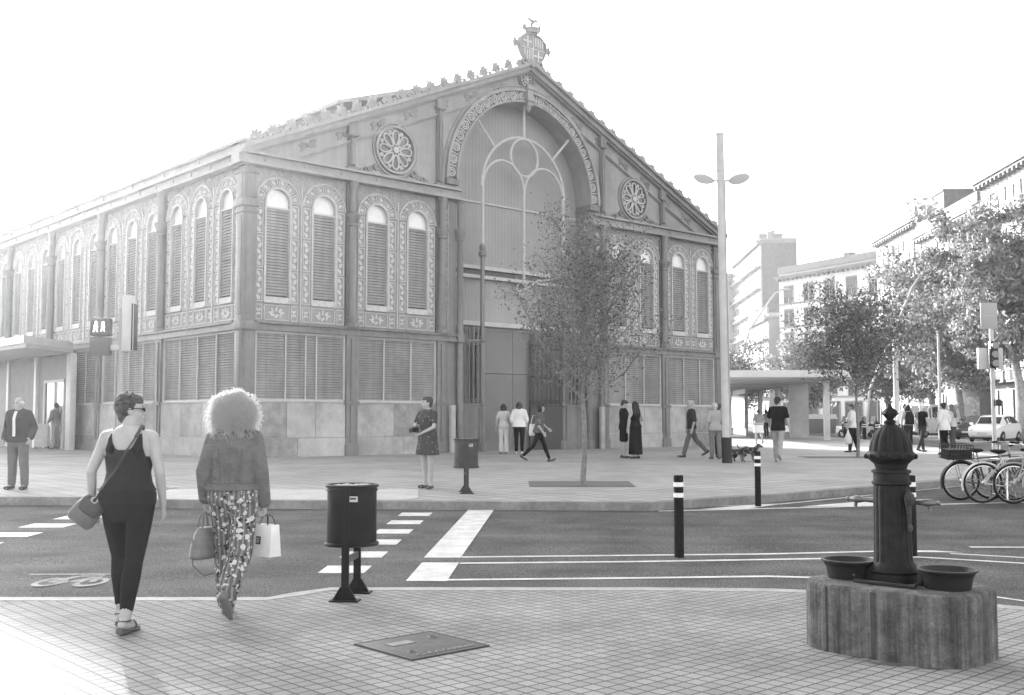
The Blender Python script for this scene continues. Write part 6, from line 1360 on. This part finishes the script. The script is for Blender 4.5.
person('woman in a long black dress with dark hair seen from behind', P_(3.6, 31.5), 25, 1.67, arms=[((.23, .0, 1.12), (.24, .06, .9)), ((.27, .02, 1.13), (.14, .1, 1.1))], top=dict(kind='tank', mat=C_black, off=.01, name='dress_top'), bottom=dict(kind='skirt', mat=C_black, z=.12, flare=.03, off=.014, name='long_skirt', closed=False), hair=('long', .015), shoes=.03, group=GC)
GD = 'family with two dogs'
person('tall man in a dark striped shirt striding beside the lamp', P_(5.42, 32.6), 95, 1.76, True, legs=((22, 6), (-24, 20)), foot=(0, 30), top=dict(kind='tee', mat=C_navy, off=.02, sleeve=.5, z0=.88), bottom=dict(kind='trousers', mat=C_mid, off=.014, hem=.06, knee=.07), hair=('short', .35), group=GD)
fw_, hfw, _, _, _ = person('older woman in a checked shirt and jeans with a dog lead', P_(5.83, 31.0), 12, 1.62, legs=((5, 4), (-5, 4)), arms=[None, ((.26, .0, 1.12), (.34, .12, .95))], top=dict(kind='tee', mat=cloth('pale_check', .26, 'check', .4, 30), off=.022, sleeve=.45, z0=.86, flare=.01), bottom=dict(kind='trousers', mat=cloth('washed_jeans', .17), off=.014, hem=.062, knee=.07), hair=('short', .45), shoes=.1, fat=1.12, group=GD)
person('woman in a dark blouse partly hidden by the lamp post', P_(6.22, 32.4), -40, 1.62, top=dict(kind='tee', mat=cloth('dark_print', .05, 'spots', .15), off=.02, sleeve=.5), bottom=dict(kind='trousers', mat=C_navy, off=.012, hem=.055, knee=.062), hair=('short', .05), group=GD)
person('young man in a black polo shirt and light trousers walking away', P_(7.27, 29.5), -24, 1.79, True, legs=((12, 6), (-18, 26)), foot=(0, 35), arms=[((.25, .06, 1.13), (.25, .2, .92)), ((.26, -.08, 1.12), (.29, -.02, .88))], hyaw=-25, top=dict(kind='tee', mat=C_black, off=.02, sleeve=.38, z0=.82, name='polo_shirt'), bottom=dict(kind='trousers', mat=cloth('light_chinos', .3), off=.01, hem=.052, knee=.062), hair=('short', .02), shoes=.25)
person('woman in a white skirt walking away near the canopy stalls', P_(11.3, 49.5), 5, 1.62, legs=((10, 8), (-12, 20)), foot=(0, 20), top=dict(kind='tee', mat=C_grey, off=.02, sleeve=.4), bottom=dict(kind='skirt', mat=C_white, z=.55, flare=.05, off=.02, closed=False), hair=('tail', .03), fat=1.1)
person('person in a grey top and black trousers under the canopy', P_(15.3, 65), 20, 1.72, top=dict(kind='tee', mat=C_grey, off=.02, sleeve=.5), bottom=dict(kind='trousers', mat=C_black, off=.012), hair=('bob', .02))
bm_, hbm, _, _, _ = person('man in a white shirt carrying a plastic bag behind the young plaza tree', P_(11.75, 37.3), 68, 1.68, True, legs=((8, 4), (-8, 8)), arms=[((.25, .02, 1.12), (.26, .12, .9)), None], top=dict(kind='tee', mat=C_white, off=.024, sleeve=.45, z0=.86), bottom=dict(kind='trousers', mat=C_black, off=.014, hem=.06, knee=.068), hair=('short', .06), fat=1.08, grip=(.9, 0))
t = empty('plastic_bag', hbm[0]+Vector((0, 0, -.09)), R(40), 'white plastic bag in the hand of the man in the white shirt', 'bag'); m = MB(); m.loft([(0, 0, -.5, .1, .07), (0, 0, -.46, .16, .11), (0, 0, -.3, .15, .1), (0, 0, -.12, .06, .04), (0, 0, .01, .02, .015)], 16); fuse(m, 'bag_body', mat('thin_plastic', .6, .4, 9, .1, .5, 14, trans=.3), .012, t)
GX = 'people waiting by the side street'
person('man in a white shirt with his back turned, standing behind the woman with the backpack', P_(15.4, 42.3), -20, 1.74, True, top=dict(kind='tee', mat=C_white, off=.02, sleeve=.5), bottom=dict(kind='trousers', mat=C_black, off=.012), hair=('short', .03), group=GX)
person('woman in dark clothes wearing a backpack in the waiting group', P_(14.75, 40.2), 0, 1.68, top=dict(kind='tee', mat=C_pale, off=.02, sleeve=.7), bottom=dict(kind='trousers', mat=C_black, off=.012), hair=('bob', .02), group=GX)
t = empty('backpack', (14.75, 40.03, .35+1.18), 0, 'dark backpack on the back of a woman in the waiting group', 'backpack'); m = MB(); m.loft([(0, 0, -.24, .12, .07), (0, 0, -.2, .17, .11), (0, 0, .1, .16, .1), (0, .02, .24, .1, .06)], 18); fuse(m, 'pack', C_black, .015, t); m = MB(); [m.tube([(x, .08, .2), (x, .12, .29), (x, .26, .2), (x, .2, -.1), (x, .08, -.2)], .02, 6) for x in (-.1, .1)]; m.build('strap', C_black, t)
person('white haired man in a dark vest striding beyond the fountain', P_(14.35, 37.8), -60, 1.68, True, legs=((14, 6), (-16, 14)), foot=(0, 15), top=dict(kind='tee', mat=C_black, off=.02, sleeve=.2), bottom=dict(kind='trousers', mat=C_navy, off=.012), hair=('short', .6), group=GX)
person('woman in a loose white top and black trousers with her hair up', P_(13.95, 34.9), 30, 1.68, top=dict(kind='tee', mat=C_white, off=.035, z0=.8, flare=.03, sleeve=.6), bottom=dict(kind='trousers', mat=C_black, off=.01, hem=.06), hair=('bun', .03), group=GX)
person('long haired woman in a grey top beside the one in the loose white top', P_(14.35, 35.2), 50, 1.64, arms=[((.24, .05, 1.13), (.22, .25, 1.02)), None], top=dict(kind='tee', mat=C_pale, off=.018, sleeve=.9), bottom=dict(kind='trousers', mat=C_dden, off=.012, hem=.06), hair=('long', .12), group=GX)

# ------------------------------------------------------------ dogs
def dog(x, y, yaw, label, g, sc_=1.0):
    s = sc_; m = MB()
    m.chain([(0, -.17*s, .27*s), (0, -.05*s, .265*s), (0, .1*s, .255*s), (0, .17*s, .27*s)], [.075*s, .075*s, .092*s, .075*s], 12)
    m.chain([(0, .17*s, .29*s), (0, .25*s, .36*s)], [.065*s, .05*s], 10); m.ball((0, .28*s, .385*s), (.052*s, .06*s, .05*s), 10); m.capsule((0, .31*s, .37*s), (0, .375*s, .358*s), .032*s, .02*s, 8)
    for q in (-1, 1):
        m.capsule((q*.035*s, .26*s, .43*s), (q*.05*s, .25*s, .375*s), .01*s, .02*s, 8)
        m.chain([(q*.05*s, .13*s, .24*s), (q*.052*s, .12*s, .15*s), (q*.052*s, .125*s, .05*s), (q*.052*s, .15*s, .018*s)], [.045*s, .028*s, .02*s, .02*s], 8)
        m.chain([(q*.05*s, -.17*s, .25*s), (q*.055*s, -.12*s, .16*s), (q*.055*s, -.2*s, .085*s), (q*.055*s, -.19*s, .03*s), (q*.055*s, -.165*s, .018*s)], [.06*s, .038*s, .02*s, .018*s, .02*s], 8)
    m.chain([(0, -.23*s, .3*s), (0, -.3*s, .36*s), (0, -.33*s, .44*s)], [.025*s, .018*s, .01*s], 8)
    md = bpy.data.materials.get('dog_coat') or mat('dog_coat', g, .9, 4, .0, .5, 40)
    if 'patch' not in MATS:
        tt = md.node_tree; b = tt.nodes['Principled BSDF']; n = tt.nodes['Noise Texture']; n.inputs['Scale'].default_value = 5
        rp = tt.nodes.new('ShaderNodeValToRGB'); rp.color_ramp.elements[0].position = .47; rp.color_ramp.elements[0].color = (.02, .02, .02, 1); rp.color_ramp.elements[1].position = .52; rp.color_ramp.elements[1].color = (.17, .17, .17, 1); tt.links.new(n.outputs['Fac'], rp.inputs[0]); tt.links.new(rp.outputs[0], b.inputs['Base Color']); MATS['patch'] = 1
    o = fuse(m, 'dog', md, .008, smooth=2); o.location = (x, y, zg(y)); o.rotation_euler = (0, 0, R(yaw)); tag(o, label, 'dog', 'pair of small dogs')
    e = MB(); [e.ball((q*.03*s, .325*s, .4*s), .008*s, 6) for q in (-1, 1)]; e.ball((0, .392*s, .36*s), .012*s, 6); e.build('eyes_and_nose', M_eye, o); c = MB(); c.torus((0, .2*s, .325*s), .062*s, .008*s, 'y', 16, 5); k = c.build('collar', M_black, o)
dog(6.2, 29.6, -140, 'small spotted dog standing nearest to the lamp post', .2); dog(6.55, 29.9, -75, 'small spotted dog farther from the lamp post, before the young man in black', .2, 1.1)
t = empty('shopping_trolley', (-18.0, 41.4, .35), R(20), 'pale shopping trolley beside the man at the porch door', 'shopping trolley'); m = MB(); m.loft([(0, 0, .1, .24, .17), (0, 0, .5, .26, .19), (0, 0, .85, .26, .19), (0, 0, .95, .2, .14)], 18, e=5); m.build('bag_body', cloth('trolley_cloth', .42, 'spots', .25), t); m = MB(); m.tube([(-.18, .2, .08), (-.18, .22, 1.05), (.18, .22, 1.05), (.18, .2, .08)], .014, 7); m.build('handle', M_chrome, t); m = MB(); [m.tube([(x, .16, .09), (x+.03, .16, .09)], .09, 14) for x in (-.24, .21)]; m.build('wheel', M_tyre, t)

# ------------------------------------------------------------ air
hz = MB(); hz.span((-330, -60, -1.2), (330, 640, 42)); hm = bpy.data.materials.new('glare_volume'); hm.use_nodes = True; tt = hm.node_tree; tt.nodes.clear()
pv = tt.nodes.new('ShaderNodeVolumePrincipled'); oo = tt.nodes.new('ShaderNodeOutputMaterial'); pv.inputs['Color'].default_value = (.95, .95, .95, 1); pv.inputs['Density'].default_value = GLARE; pv.inputs['Anisotropy'].default_value = GLARE_G; tt.links.new(pv.outputs[0], oo.inputs['Volume'])
h_ = hz.build('glare_volume', hm, smooth=False); tag(h_, kind='stuff'); h_['label'] = 'thin added volume imitating lens glare against the sun'
